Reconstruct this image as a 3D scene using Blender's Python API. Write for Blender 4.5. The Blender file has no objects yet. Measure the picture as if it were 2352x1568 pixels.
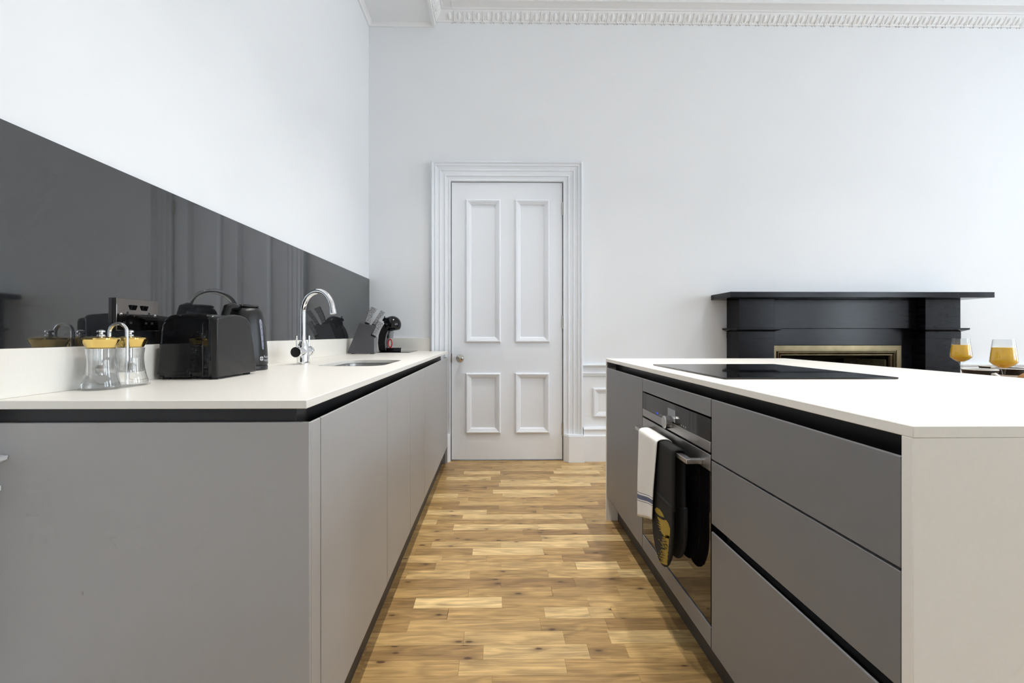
import bpy, bmesh, math, random
from mathutils import Vector, Matrix

random.seed(7)
R = math.radians
PI = math.pi
scene = bpy.context.scene
C = scene.collection

# ------------------------------------------------------------------ camera
cam_d = bpy.data.cameras.new('camera')
cam = bpy.data.objects.new('camera', cam_d)
C.objects.link(cam)
cam.location = (0, 0, 1.0)
cam.rotation_euler = (R(90), 0, R(-0.8))
cam_d.sensor_width = 36.0
cam_d.lens = 36.0 * 1050 / 2352
cam_d.shift_x = 21.6 / 2352
cam_d.shift_y = -16.5 / 2352
cam_d.clip_start = 0.02
scene.camera = cam

# ------------------------------------------------------------------ world, exposure
world = bpy.data.worlds.new('overcast_sky')
scene.world = world
world.use_nodes = True
bg = world.node_tree.nodes['Background']
bg.inputs['Color'].default_value = (0.79, 0.895, 1.0, 1)
bg.inputs['Strength'].default_value = 10.6
vs = scene.view_settings
vs.view_transform = 'Standard'
vs.look = 'None'
vs.gamma = 1.0
vs.use_curve_mapping = False
vs.exposure = 0.15
scene.cycles.diffuse_bounces = 4
scene.cycles.glossy_bounces = 4
scene.cycles.max_bounces = 8
scene.cycles.transmission_bounces = 8
scene.cycles.transparent_max_bounces = 12
scene.cycles.use_adaptive_sampling = True
scene.cycles.adaptive_threshold = 0.08
scene.cycles.adaptive_min_samples = 14
scene.cycles.caustics_reflective = False
scene.cycles.caustics_refractive = True
scene.cycles.use_denoising = True

# daylight enters by two right-wall sash windows and one added for fill
WIN = [(-3.10, -2.10), (-1.45, -0.10), (1.20, 2.40)]  # first opening, furthest behind the camera, is added to brighten camera-facing surfaces
WZ0, WZ1 = 0.55, 3.20
XR, XL, YB, YF, ZC = 6.00, -1.009, 3.63, -4.5, 3.62
for k, (a, b) in enumerate(WIN):
    ld = bpy.data.lights.new('window_portal', 'AREA')
    ld.shape = 'RECTANGLE'
    ld.size = b - a
    ld.size_y = WZ1 - WZ0
    ld.cycles.is_portal = True
    lo = bpy.data.objects.new('window_portal', ld)
    C.objects.link(lo)
    lo.location = (XR + 0.02, (a + b) / 2, (WZ0 + WZ1) / 2)
    lo.rotation_euler = (R(90), 0, R(90))
DOWNLIGHT_W = 46.0
DOWNLIGHT_COL = (1.0, 0.97, 0.93)

# ------------------------------------------------------------------ materials
MATS = {}
def srgb(r, g, b):
    def f(c):
        c /= 255.0
        return c / 12.92 if c <= 0.04045 else ((c + 0.055) / 1.055) ** 2.4
    return (f(r), f(g), f(b), 1)

def mat(name, col, rough=0.5, metal=0.0, spec=0.5, noise=0.0, nscale=8.0, bump=0.0, bscale=200.0,
        trans=0.0, ior=1.45, coat=0.0, stretch=(1, 1, 1)):
    m = bpy.data.materials.new(name)
    m.use_nodes = True
    nt = m.node_tree
    b = nt.nodes['Principled BSDF']
    b.inputs['Base Color'].default_value = col
    b.inputs['Roughness'].default_value = rough
    b.inputs['Metallic'].default_value = metal
    b.inputs['Specular IOR Level'].default_value = spec
    b.inputs['Transmission Weight'].default_value = trans
    b.inputs['IOR'].default_value = ior
    b.inputs['Coat Weight'].default_value = coat
    b.inputs['Coat Roughness'].default_value = 0.03
    if noise or bump:
        tc = nt.nodes.new('ShaderNodeTexCoord')
        mp = nt.nodes.new('ShaderNodeMapping')
        mp.inputs['Scale'].default_value = stretch
        nt.links.new(tc.outputs['Object'], mp.inputs['Vector'])
    if noise:
        n = nt.nodes.new('ShaderNodeTexNoise')
        n.inputs['Scale'].default_value = nscale
        n.inputs['Detail'].default_value = 1
        nt.links.new(mp.outputs['Vector'], n.inputs['Vector'])
        mx = nt.nodes.new('ShaderNodeMix')
        mx.data_type = 'RGBA'
        mx.inputs[6].default_value = tuple(max(0, c * (1 - noise)) for c in col[:3]) + (1,)
        mx.inputs[7].default_value = tuple(min(1, c * (1 + noise)) for c in col[:3]) + (1,)
        nt.links.new(n.outputs['Fac'], mx.inputs[0])
        nt.links.new(mx.outputs[2], b.inputs['Base Color'])
    if bump:
        n2 = nt.nodes.new('ShaderNodeTexNoise')
        n2.inputs['Scale'].default_value = bscale
        n2.inputs['Detail'].default_value = 3
        nt.links.new(mp.outputs['Vector'], n2.inputs['Vector'])
        bp = nt.nodes.new('ShaderNodeBump')
        bp.inputs['Strength'].default_value = bump
        bp.inputs['Distance'].default_value = 0.002
        nt.links.new(n2.outputs['Fac'], bp.inputs['Height'])
        nt.links.new(bp.outputs['Normal'], b.inputs['Normal'])
    MATS[name] = m
    return m

mat('wall_paint', (0.85, 0.862, 0.878, 1), 0.7, noise=0.01, nscale=3)
mat('ceiling_paint', (0.87, 0.88, 0.89, 1), 0.8, noise=0.01, nscale=3)
mat('wood_paint', (0.825, 0.85, 0.89, 1), 0.35, noise=0.01, nscale=5)
mat('plaster', (0.86, 0.86, 0.86, 1), 0.7, noise=0.02, nscale=40)
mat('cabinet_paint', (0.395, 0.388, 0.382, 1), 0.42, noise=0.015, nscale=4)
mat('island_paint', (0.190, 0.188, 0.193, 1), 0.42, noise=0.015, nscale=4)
mat('channel_black', (0.012, 0.012, 0.014, 1), 0.35, noise=0.1, nscale=10)
mat('plinth_dark', (0.06, 0.055, 0.052, 1), 0.45, noise=0.1, nscale=10)
mat('quartz', (0.83, 0.80, 0.74, 1), 0.32, noise=0.02, nscale=180)
mat('splash_glass', (0.019, 0.020, 0.022, 1), 0.035, ior=2.05, noise=0.01, nscale=3)
mat('black_glass', (0.006, 0.006, 0.007, 1), 0.03, spec=0.5, noise=0.05, nscale=5)
mat('oven_glass', (0.006, 0.005, 0.005, 1), 0.04, spec=0.6, noise=0.05, nscale=5)
mat('steel', (0.52, 0.51, 0.50, 1), 0.28, metal=1.0, noise=0.04, nscale=30, stretch=(1, 1, 12))
mat('steel_brushed', (0.40, 0.39, 0.385, 1), 0.36, metal=1.0, noise=0.05, nscale=40, stretch=(1, 1, 20))
mat('chrome', (0.86, 0.87, 0.88, 1), 0.05, metal=1.0, noise=0.01, nscale=5)
mat('nickel', (0.58, 0.55, 0.50, 1), 0.22, metal=1.0, noise=0.03, nscale=20)
mat('black_nickel', (0.20, 0.185, 0.175, 1), 0.07, metal=1.0, noise=0.03, nscale=20)
mat('gold', (0.83, 0.60, 0.20, 1), 0.12, metal=1.0, noise=0.03, nscale=20)
def thin_glass(name, ior, refr):
    """clear thin-walled glass: transparent, with Fresnel reflection and a share of true refraction."""
    m = bpy.data.materials.new(name)
    m.use_nodes = True
    nt = m.node_tree
    nt.nodes.remove(nt.nodes['Principled BSDF'])
    t = nt.nodes.new('ShaderNodeBsdfTransparent')
    t.inputs[0].default_value = (0.97, 0.98, 0.98, 1)
    gl_ = nt.nodes.new('ShaderNodeBsdfGlass')
    gl_.inputs['IOR'].default_value = ior
    gl_.inputs['Roughness'].default_value = 0.01
    g = nt.nodes.new('ShaderNodeBsdfGlossy')
    g.inputs['Roughness'].default_value = 0.02
    lw = nt.nodes.new('ShaderNodeLayerWeight')
    lw.inputs['Blend'].default_value = 0.5
    pw_ = nt.nodes.new('ShaderNodeMath')
    pw_.operation = 'POWER'
    pw_.inputs[1].default_value = 3.5
    nt.links.new(lw.outputs['Facing'], pw_.inputs[0])
    f = nt.nodes.new('ShaderNodeMapRange')
    f.inputs[3].default_value = 0.035
    f.inputs[4].default_value = 0.55
    nt.links.new(pw_.outputs[0], f.inputs[0])
    m0 = nt.nodes.new('ShaderNodeMixShader')
    m0.inputs[0].default_value = refr
    mx = nt.nodes.new('ShaderNodeMixShader')
    nt.links.new(t.outputs[0], m0.inputs[1])
    nt.links.new(gl_.outputs[0], m0.inputs[2])
    nt.links.new(f.outputs[0], mx.inputs[0])
    nt.links.new(m0.outputs[0], mx.inputs[1])
    nt.links.new(g.outputs[0], mx.inputs[2])
    nt.links.new(mx.outputs[0], nt.nodes['Material Output'].inputs[0])
    MATS[name] = m
thin_glass('acrylic', 1.46, 0.75)
thin_glass('glass', 1.45, 0.0)
mat('black_plastic_gloss', (0.005, 0.005, 0.006, 1), 0.06, noise=0.05, nscale=10)
mat('black_plastic_satin', (0.013, 0.0125, 0.013, 1), 0.33, noise=0.05, nscale=40)
mat('black_rubber', (0.012, 0.012, 0.012, 1), 0.6, noise=0.1, nscale=30)
mat('gauge_blue', (0.22, 0.23, 0.30, 1), 0.15, noise=0.03, nscale=30)
mat('print_grey', (0.50, 0.50, 0.52, 1), 0.5, noise=0.02, nscale=30)
mat('block_grey', (0.085, 0.085, 0.095, 1), 0.45, noise=0.04, nscale=20)
mat('block_edge', (0.20, 0.20, 0.205, 1), 0.5, noise=0.04, nscale=20)
mat('red_plastic', (0.62, 0.015, 0.015, 1), 0.25, noise=0.03, nscale=20)
mat('grey_plastic', (0.30, 0.30, 0.31, 1), 0.3, noise=0.03, nscale=20)
mat('slate', (0.008, 0.008, 0.011, 1), 0.20, spec=0.25, noise=0.45, nscale=9, bump=0.012, bscale=30, stretch=(1, 1, 6))
mat('brass_aged', (0.15, 0.12, 0.07, 1), 0.25, metal=1.0, noise=0.3, nscale=14)
mat('soot', (0.006, 0.006, 0.006, 1), 0.8, noise=0.2, nscale=12)
mat('fire_tile', (0.09, 0.085, 0.05, 1), 0.25, noise=0.5, nscale=40)
mat('glove_black', (0.010, 0.010, 0.010, 1), 0.85, noise=0.15, nscale=90, bump=0.3, bscale=500)
mat('glove_gold', (0.36, 0.25, 0.035, 1), 0.7, noise=0.2, nscale=60)
mat('juice', (1.0, 0.56, 0.02, 1), 0.25, noise=0.05, nscale=20)
mat('cup_white', (0.80, 0.79, 0.76, 1), 0.2, noise=0.02, nscale=10)
mat('oak_table', (0.40, 0.26, 0.14, 1), 0.4, noise=0.3, nscale=12, stretch=(14, 1, 1))
mat('bread', (0.36, 0.17, 0.055, 1), 0.6, noise=0.4, nscale=14)
mat('screen_grey', (0.24, 0.25, 0.265, 1), 0.2, noise=0.03, nscale=20)
mat('window_frame_paint', (0.80, 0.80, 0.80, 1), 0.4, noise=0.01, nscale=5)
mat('floor_base', (0.10, 0.06, 0.03, 1), 0.7, noise=0.1, nscale=10)

def emission(name, col, s):
    m = bpy.data.materials.new(name)
    m.use_nodes = True
    nt = m.node_tree
    nt.nodes.remove(nt.nodes['Principled BSDF'])
    e = nt.nodes.new('ShaderNodeEmission')
    e.inputs['Color'].default_value = col
    e.inputs['Strength'].default_value = s
    nt.links.new(e.outputs[0], nt.nodes['Material Output'].inputs[0])
    MATS[name] = m
emission('lamp_lens', DOWNLIGHT_COL + (1,), 30.0)
emission('blue_led', (0.05, 0.10, 1.0, 1), 0.8)

def pane_mat():
    m = bpy.data.materials.new('window_pane')
    m.use_nodes = True
    nt = m.node_tree
    nt.nodes.remove(nt.nodes['Principled BSDF'])
    t = nt.nodes.new('ShaderNodeBsdfTransparent')
    g = nt.nodes.new('ShaderNodeBsdfGlossy')
    g.inputs['Roughness'].default_value = 0.0
    mx = nt.nodes.new('ShaderNodeMixShader')
    mx.inputs[0].default_value = 0.06
    nt.links.new(t.outputs[0], mx.inputs[1])
    nt.links.new(g.outputs[0], mx.inputs[2])
    nt.links.new(mx.outputs[0], nt.nodes['Material Output'].inputs[0])
    MATS['window_pane'] = m
pane_mat()

def speckle_mat(name, dark, light, scale, thr):
    m = mat(name, dark, 0.35)
    nt = m.node_tree
    b = nt.nodes['Principled BSDF']
    tc = nt.nodes.new('ShaderNodeTexCoord')
    n = nt.nodes.new('ShaderNodeTexNoise')
    n.inputs['Scale'].default_value = scale
    n.inputs['Detail'].default_value = 5
    n.inputs['Roughness'].default_value = 0.75
    cr = nt.nodes.new('ShaderNodeValToRGB')
    cr.color_ramp.elements[0].position = thr - 0.05
    cr.color_ramp.elements[0].color = dark
    cr.color_ramp.elements[1].position = thr + 0.06
    cr.color_ramp.elements[1].color = light
    nt.links.new(tc.outputs['Object'], n.inputs['Vector'])
    nt.links.new(n.outputs['Fac'], cr.inputs[0])
    nt.links.new(cr.outputs[0], b.inputs['Base Color'])
speckle_mat('granite_handle', (0.04, 0.04, 0.045, 1), (0.60, 0.60, 0.62, 1), 220, 0.50)
speckle_mat('cup_marble', (0.010, 0.009, 0.008, 1), (0.32, 0.30, 0.27, 1), 26, 0.66)

def oak_mat():
    m = mat('oak_floor', (0.5, 0.3, 0.13, 1), 0.34)
    nt = m.node_tree
    L = nt.links
    b = nt.nodes['Principled BSDF']
    uv = nt.nodes.new('ShaderNodeUVMap')
    uv.uv_map = 'UVMap'
    at = nt.nodes.new('ShaderNodeAttribute')
    at.attribute_name = 'tone'
    # base tone ramp
    cr = nt.nodes.new('ShaderNodeValToRGB')
    e = cr.color_ramp.elements
    e[0].position = 0.0
    e[0].color = (0.29, 0.168, 0.066, 1)
    e[1].position = 1.0
    e[1].color = (0.78, 0.56, 0.265, 1)
    x = cr.color_ramp.elements.new(0.5)
    x.color = (0.505, 0.32, 0.125, 1)
    L.new(at.outputs['Fac'], cr.inputs[0])
    # long grain
    mp = nt.nodes.new('ShaderNodeMapping')
    mp.inputs['Scale'].default_value = (2.2, 34, 1)
    L.new(uv.outputs[0], mp.inputs['Vector'])
    n1 = nt.nodes.new('ShaderNodeTexNoise')
    n1.inputs['Scale'].default_value = 1.6
    n1.inputs['Detail'].default_value = 6
    n1.inputs['Roughness'].default_value = 0.62
    n1.inputs['Distortion'].default_value = 1.2
    L.new(mp.outputs[0], n1.inputs['Vector'])
    g1 = nt.nodes.new('ShaderNodeMapRange')
    g1.inputs[1].default_value = 0.30
    g1.inputs[2].default_value = 0.70
    g1.inputs[3].default_value = 0.62
    g1.inputs[4].default_value = 1.20
    L.new(n1.outputs['Fac'], g1.inputs[0])
    # broad cathedral figure
    mp2 = nt.nodes.new('ShaderNodeMapping')
    mp2.inputs['Scale'].default_value = (3.0, 13, 1)
    L.new(uv.outputs[0], mp2.inputs['Vector'])
    n2 = nt.nodes.new('ShaderNodeTexNoise')
    n2.inputs['Scale'].default_value = 1.0
    n2.inputs['Detail'].default_value = 2
    L.new(mp2.outputs[0], n2.inputs['Vector'])
    wv = nt.nodes.new('ShaderNodeMath')
    wv.operation = 'MULTIPLY'
    wv.inputs[1].default_value = 40.0
    L.new(n2.outputs['Fac'], wv.inputs[0])
    sn = nt.nodes.new('ShaderNodeMath')
    sn.operation = 'SINE'
    L.new(wv.outputs[0], sn.inputs[0])
    g2 = nt.nodes.new('ShaderNodeMapRange')
    g2.inputs[1].default_value = -1
    g2.inputs[2].default_value = 1
    g2.inputs[3].default_value = 0.80
    g2.inputs[4].default_value = 1.05
    L.new(sn.outputs[0], g2.inputs[0])
    # knots
    mp3 = nt.nodes.new('ShaderNodeMapping')
    mp3.inputs['Scale'].default_value = (5.0, 12.0, 1)
    L.new(uv.outputs[0], mp3.inputs['Vector'])
    vo = nt.nodes.new('ShaderNodeTexVoronoi')
    vo.voronoi_dimensions = '2D'
    vo.inputs['Scale'].default_value = 1.0
    L.new(mp3.outputs[0], vo.inputs['Vector'])
    nd = nt.nodes.new('ShaderNodeTexNoise')
    nd.inputs['Scale'].default_value = 30
    L.new(uv.outputs[0], nd.inputs['Vector'])
    ad = nt.nodes.new('ShaderNodeMath')
    ad.operation = 'MULTIPLY_ADD'
    ad.inputs[1].default_value = 0.10
    L.new(nd.outputs['Fac'], ad.inputs[0])
    L.new(vo.outputs['Distance'], ad.inputs[2])
    sp = nt.nodes.new('ShaderNodeSeparateColor')
    L.new(vo.outputs['Color'], sp.inputs[0])
    def ring(lo, hi, power, gain):
        kn = nt.nodes.new('ShaderNodeMapRange')
        kn.inputs[1].default_value = lo
        kn.inputs[2].default_value = hi
        kn.inputs[3].default_value = 1.0
        kn.inputs[4].default_value = 0.0
        L.new(ad.outputs[0], kn.inputs[0])
        pw = nt.nodes.new('ShaderNodeMath')
        pw.operation = 'POWER'
        pw.inputs[1].default_value = power
        L.new(kn.outputs[0], pw.inputs[0])
        sc = nt.nodes.new('ShaderNodeMath')
        sc.operation = 'MULTIPLY'
        sc.inputs[1].default_value = gain
        L.new(pw.outputs[0], sc.inputs[0])
        return sc
    core, halo = ring(0.085, 0.155, 1.0, 0.95), ring(0.06, 0.48, 2.0, 0.50)
    mxk = nt.nodes.new('ShaderNodeMath')
    mxk.operation = 'MAXIMUM'
    L.new(core.outputs[0], mxk.inputs[0])
    L.new(halo.outputs[0], mxk.inputs[1])
    gt = nt.nodes.new('ShaderNodeMath')
    gt.operation = 'GREATER_THAN'
    gt.inputs[1].default_value = 0.60
    L.new(sp.outputs[0], gt.inputs[0])
    km = nt.nodes.new('ShaderNodeMath')
    km.operation = 'MULTIPLY'
    L.new(mxk.outputs[0], km.inputs[0])
    L.new(gt.outputs[0], km.inputs[1])
    # fine pores
    mp4 = nt.nodes.new('ShaderNodeMapping')
    mp4.inputs['Scale'].default_value = (7, 190, 1)
    L.new(uv.outputs[0], mp4.inputs['Vector'])
    n4 = nt.nodes.new('ShaderNodeTexNoise')
    n4.inputs['Scale'].default_value = 1.5
    n4.inputs['Detail'].default_value = 3
    L.new(mp4.outputs[0], n4.inputs['Vector'])
    g4 = nt.nodes.new('ShaderNodeMapRange')
    g4.inputs[1].default_value = 0.3
    g4.inputs[2].default_value = 0.7
    g4.inputs[3].default_value = 0.86
    g4.inputs[4].default_value = 1.10
    L.new(n4.outputs['Fac'], g4.inputs[0])
    g14 = nt.nodes.new('ShaderNodeMath')
    g14.operation = 'MULTIPLY'
    L.new(g1.outputs[0], g14.inputs[0])
    L.new(g4.outputs[0], g14.inputs[1])
    mul = nt.nodes.new('ShaderNodeMath')
    mul.operation = 'MULTIPLY'
    L.new(g14.outputs[0], mul.inputs[0])
    L.new(g2.outputs[0], mul.inputs[1])
    vm = nt.nodes.new('ShaderNodeVectorMath')
    vm.operation = 'SCALE'
    L.new(cr.outputs[0], vm.inputs[0])
    L.new(mul.outputs[0], vm.inputs['Scale'])
    mx = nt.nodes.new('ShaderNodeMix')
    mx.data_type = 'RGBA'
    mx.inputs[7].default_value = (0.085, 0.045, 0.022, 1)
    L.new(km.outputs[0], mx.inputs[0])
    L.new(vm.outputs[0], mx.inputs[6])
    L.new(mx.outputs[2], b.inputs['Base Color'])
    bp = nt.nodes.new('ShaderNodeBump')
    bp.inputs['Strength'].default_value = 0.08
    bp.inputs['Distance'].default_value = 0.001
    L.new(n1.outputs['Fac'], bp.inputs['Height'])
    L.new(bp.outputs[0], b.inputs['Normal'])
oak_mat()

def towel_mat():
    m = mat('towel_cloth', (0.80, 0.785, 0.75, 1), 0.9)
    nt = m.node_tree
    L = nt.links
    b = nt.nodes['Principled BSDF']
    at = nt.nodes.new('ShaderNodeUVMap')
    at.uv_map = 'UVMap'
    sx = nt.nodes.new('ShaderNodeSeparateXYZ')
    L.new(at.outputs[0], sx.inputs[0])
    cr = nt.nodes.new('ShaderNodeValToRGB')
    cr.color_ramp.interpolation = 'CONSTANT'
    white, blue = (0.80, 0.785, 0.75, 1), (0.13, 0.15, 0.24, 1)
    el = cr.color_ramp.elements
    el[0].position = 0.0
    el[0].color = white
    el[1].position = 0.708
    el[1].color = blue
    for p, c in ((0.718, white), (0.735, blue), (0.790, white), (0.806, blue), (0.816, white)):
        q = el.new(p)
        q.color = c
    L.new(sx.outputs['Y'], cr.inputs[0])
    L.new(cr.outputs[0], b.inputs['Base Color'])
    n = nt.nodes.new('ShaderNodeTexNoise')
    n.inputs['Scale'].default_value = 300
    L.new(at.outputs[0], n.inputs['Vector'])
    bp = nt.nodes.new('ShaderNodeBump')
    bp.inputs['Strength'].default_value = 0.25
    bp.inputs['Distance'].default_value = 0.002
    L.new(n.outputs['Fac'], bp.inputs['Height'])
    L.new(bp.outputs[0], b.inputs['Normal'])
towel_mat()

# ------------------------------------------------------------------ mesh helpers
ORIG = {}
def empty(name, loc, label=None, cat=None, group=None, kind=None):
    o = bpy.data.objects.new(name, None)
    C.objects.link(o)
    o.location = loc
    o.empty_display_size = 0.05
    ORIG[o.name] = Vector(loc)
    tag(o, label, cat, group, kind)
    return o

def tag(o, label=None, cat=None, group=None, kind=None):
    if label: o['label'] = label
    if cat: o['category'] = cat
    if group: o['group'] = group
    if kind: o['kind'] = kind
    return o

class MB:
    def __init__(s):
        s.v = []
        s.f = []
    def add(s, vs, fs):
        n = len(s.v)
        s.v += [tuple(p) for p in vs]
        s.f += [tuple(i + n for i in f) for f in fs]
        return s
    def box(s, x0, x1, y0, y1, z0, z1):
        return s.add([(x0, y0, z0), (x1, y0, z0), (x1, y1, z0), (x0, y1, z0), (x0, y0, z1), (x1, y0, z1), (x1, y1, z1), (x0, y1, z1)],
                     [(0, 3, 2, 1), (4, 5, 6, 7), (0, 1, 5, 4), (1, 2, 6, 5), (2, 3, 7, 6), (3, 0, 4, 7)])
    def hexa(s, p):      # 8 points, bottom 4 ccw then top 4
        return s.add(p, [(0, 3, 2, 1), (4, 5, 6, 7), (0, 1, 5, 4), (1, 2, 6, 5), (2, 3, 7, 6), (3, 0, 4, 7)])
    def prism(s, poly, axis, a, b):
        """poly of 2-tuples in the plane normal to axis (x: (y,z), y: (x,z), z: (x,y))."""
        def P(u, v, w):
            return (w, u, v) if axis == 'x' else (u, w, v) if axis == 'y' else (u, v, w)
        n = len(poly)
        vs = [P(u, v, a) for u, v in poly] + [P(u, v, b) for u, v in poly]
        fs = [tuple(range(n - 1, -1, -1)), tuple(range(n, 2 * n))]
        fs += [(i, (i + 1) % n, n + (i + 1) % n, n + i) for i in range(n)]
        return s.add(vs, fs)
    def lathe(s, prof, c, seg=40, sx=1.0, sy=1.0, shift=None):
        """prof: (r, z) from bottom to top around the vertical through c."""
        n0 = len(s.v)
        rings = []
        for r, z in prof:
            if r < 1e-6:
                s.v.append((c[0], c[1], c[2] + z))
                rings.append([len(s.v) - 1])
            else:
                dx, dy = shift(z) if shift else (0, 0)
                k = len(s.v)
                for i in range(seg):
                    a = 2 * PI * i / seg
                    s.v.append((c[0] + dx + r * sx * math.cos(a), c[1] + dy + r * sy * math.sin(a), c[2] + z))
                rings.append(list(range(k, k + seg)))
        for a, b in zip(rings, rings[1:]):
            if len(a) == 1 and len(b) == 1:
                continue
            if len(a) == 1:
                for i in range(seg):
                    s.f.append((a[0], b[(i + 1) % seg], b[i]))
            elif len(b) == 1:
                for i in range(seg):
                    s.f.append((a[i], a[(i + 1) % seg], b[0]))
            else:
                for i in range(seg):
                    s.f.append((a[i], a[(i + 1) % seg], b[(i + 1) % seg], b[i]))
        return s
    def tube(s, path, r, seg=16, closed=False, cap=True):
        path = [Vector(p) for p in path]
        n = len(path)
        rr = r if isinstance(r, (list, tuple)) else [r] * n
        up = None
        rings = []
        for i, p in enumerate(path):
            if closed:
                t = (path[(i + 1) % n] - path[i - 1]).normalized()
            else:
                t = (path[min(i + 1, n - 1)] - path[max(i - 1, 0)]).normalized()
            if up is None:
                up = Vector((0, 0, 1)) if abs(t.z) < 0.9 else Vector((0, 1, 0))
            a = t.cross(up)
            if a.length < 1e-5:
                a = t.cross(Vector((1, 0, 0)))
            a.normalize()
            b = a.cross(t).normalized()
            up = b
            k = len(s.v)
            for j in range(seg):
                th = 2 * PI * j / seg
                q = p + (a * math.cos(th) + b * math.sin(th)) * rr[i]
                s.v.append(tuple(q))
            rings.append(list(range(k, k + seg)))
        pairs = list(zip(rings, rings[1:])) + ([(rings[-1], rings[0])] if closed else [])
        for a, b in pairs:
            for j in range(seg):
                s.f.append((a[j], a[(j + 1) % seg], b[(j + 1) % seg], b[j]))
        if cap and not closed:
            s.f.append(tuple(reversed(rings[0])))
            s.f.append(tuple(rings[-1]))
        return s
    def ring_frame(s, x0, x1, z0, z1, y, prof):
        """mitred rectangular moulding in the XZ plane facing -y; prof: (inset, projection)."""
        loops = []
        for i, p in prof:
            k = len(s.v)
            for (u, w) in ((x0 + i, z0 + i), (x1 - i, z0 + i), (x1 - i, z1 - i), (x0 + i, z1 - i)):
                s.v.append((u, y - p, w))
            loops.append(k)
        for a, b in zip(loops, loops[1:]):
            for j in range(4):
                s.f.append((a + j, a + (j + 1) % 4, b + (j + 1) % 4, b + j))
        return s
    def arch_frame(s, x0, x1, zb, zt, y, prof):
        """three-sided mitred architrave facing -y."""
        loops = []
        for i, p in prof:
            k = len(s.v)
            for (u, w) in ((x0 + i, zb), (x0 + i, zt - i), (x1 - i, zt - i), (x1 - i, zb)):
                s.v.append((u, y - p, w))
            loops.append(k)
        for a, b in zip(loops, loops[1:]):
            for j in range(3):
                s.f.append((a + j, a + j + 1, b + j + 1, b + j))
        return s
    def build(s, name, m, parent=None, smooth=False, bevel=0.0, seg=2, angle=30, fix=True, solid=0.0):
        o0 = ORIG[parent.name] if parent else Vector((0, 0, 0))
        me = bpy.data.meshes.new(name)
        me.from_pydata([tuple(Vector(p) - o0) for p in s.v], [], s.f)
        if fix:
            bm = bmesh.new()
            bm.from_mesh(me)
            bmesh.ops.recalc_face_normals(bm, faces=bm.faces)
            bm.to_mesh(me)
            bm.free()
        me.materials.append(MATS[m])
        o = bpy.data.objects.new(name, me)
        C.objects.link(o)
        ORIG[o.name] = o0
        if parent:
            o.parent = parent
        if smooth:
            me.shade_smooth()
            md0 = None
        if solid:
            md = o.modifiers.new('thickness', 'SOLIDIFY')
            md.thickness = solid
            md.offset = 0
        if bevel:
            md = o.modifiers.new('bevel', 'BEVEL')
            md.width = bevel
            md.segments = seg
            md.limit_method = 'ANGLE'
            md.angle_limit = R(angle)
            md.harden_normals = False
            me.shade_smooth()
        if smooth or bevel:
            try:
                me.set_sharp_from_angle(angle=R(35))
            except Exception:
                pass
        return o

def box(name, x0, x1, y0, y1, z0, z1, m, parent=None, bevel=0.0, seg=2):
    return MB().box(x0, x1, y0, y1, z0, z1).build(name, m, parent, bevel=bevel, seg=seg)

def fill_prism(outer, holes, z0, z1):
    """polygon (x, y) with holes, given thickness; returns MB."""
    bm = bmesh.new()
    loops = [outer] + holes
    edges = []
    for lp in loops:
        vv = [bm.verts.new((p[0], p[1], z1)) for p in lp]
        for i in range(len(vv)):
            edges.append(bm.edges.new((vv[i], vv[(i + 1) % len(vv)])))
    bmesh.ops.triangle_fill(bm, use_beauty=True, use_dissolve=False, edges=edges)
    bm.verts.index_update()
    top_v = [tuple(v.co) for v in bm.verts]
    top_f = [tuple(v.index for v in f.verts) for f in bm.faces]
    bm.free()
    mb = MB()
    n = len(top_v)
    vs = top_v + [(x, y, z0) for x, y, z in top_v]
    fs = top_f + [tuple(reversed([i + n for i in f])) for f in top_f]
    k = 0
    for lp in loops:
        m = len(lp)
        for i in range(m):
            a, b = k + i, k + (i + 1) % m
            fs.append((a, b, b + n, a + n))
        k += m
    mb.add(vs, fs)
    return mb

def rrect(x0, x1, y0, y1, r, n=8):
    pts = []
    for cx, cy, a0 in ((x1 - r, y1 - r, 0), (x0 + r, y1 - r, 90), (x0 + r, y0 + r, 180), (x1 - r, y0 + r, 270)):
        for i in range(n + 1):
            a = R(a0 + 90 * i / n)
            pts.append((cx + r * math.cos(a), cy + r * math.sin(a)))
    return pts

def wall_with_holes(axis, pos, thick, a0, a1, z0, z1, holes):
    """wall slab with rectangular holes; axis 'y': plane y=pos spanning x; axis 'x': plane x=pos spanning y."""
    As = sorted(set([a0, a1] + [h[0] for h in holes] + [h[1] for h in holes]))
    Zs = sorted(set([z0, z1] + [h[2] for h in holes] + [h[3] for h in holes]))
    mb = MB()
    for i in range(len(As) - 1):
        for j in range(len(Zs) - 1):
            ca, cz = (As[i] + As[i + 1]) / 2, (Zs[j] + Zs[j + 1]) / 2
            if any(h[0] < ca < h[1] and h[2] < cz < h[3] for h in holes):
                continue
            if axis == 'y':
                mb.box(As[i], As[i + 1], pos, pos + thick, Zs[j], Zs[j + 1])
            else:
                mb.box(pos, pos + thick, As[i], As[i + 1], Zs[j], Zs[j + 1])
    # drop the faces between neighbouring cells so the wall is one clean shell
    bm = bmesh.new()
    me = bpy.data.meshes.new('tmp')
    me.from_pydata(mb.v, [], mb.f)
    bm.from_mesh(me)
    bmesh.ops.remove_doubles(bm, verts=bm.verts, dist=1e-5)
    seen = {}
    for f in bm.faces:
        seen.setdefault(tuple(sorted(v.index for v in f.verts)), []).append(f)
    kill = [f for fs in seen.values() if len(fs) > 1 for f in fs]
    bmesh.ops.delete(bm, geom=kill, context='FACES')
    bm.verts.index_update()
    out = MB()
    out.add([tuple(v.co) for v in bm.verts], [tuple(v.index for v in f.verts) for f in bm.faces])
    bm.free()
    bpy.data.meshes.remove(me)
    return out

def struct(o):
    o['kind'] = 'structure'
    return o

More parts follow.
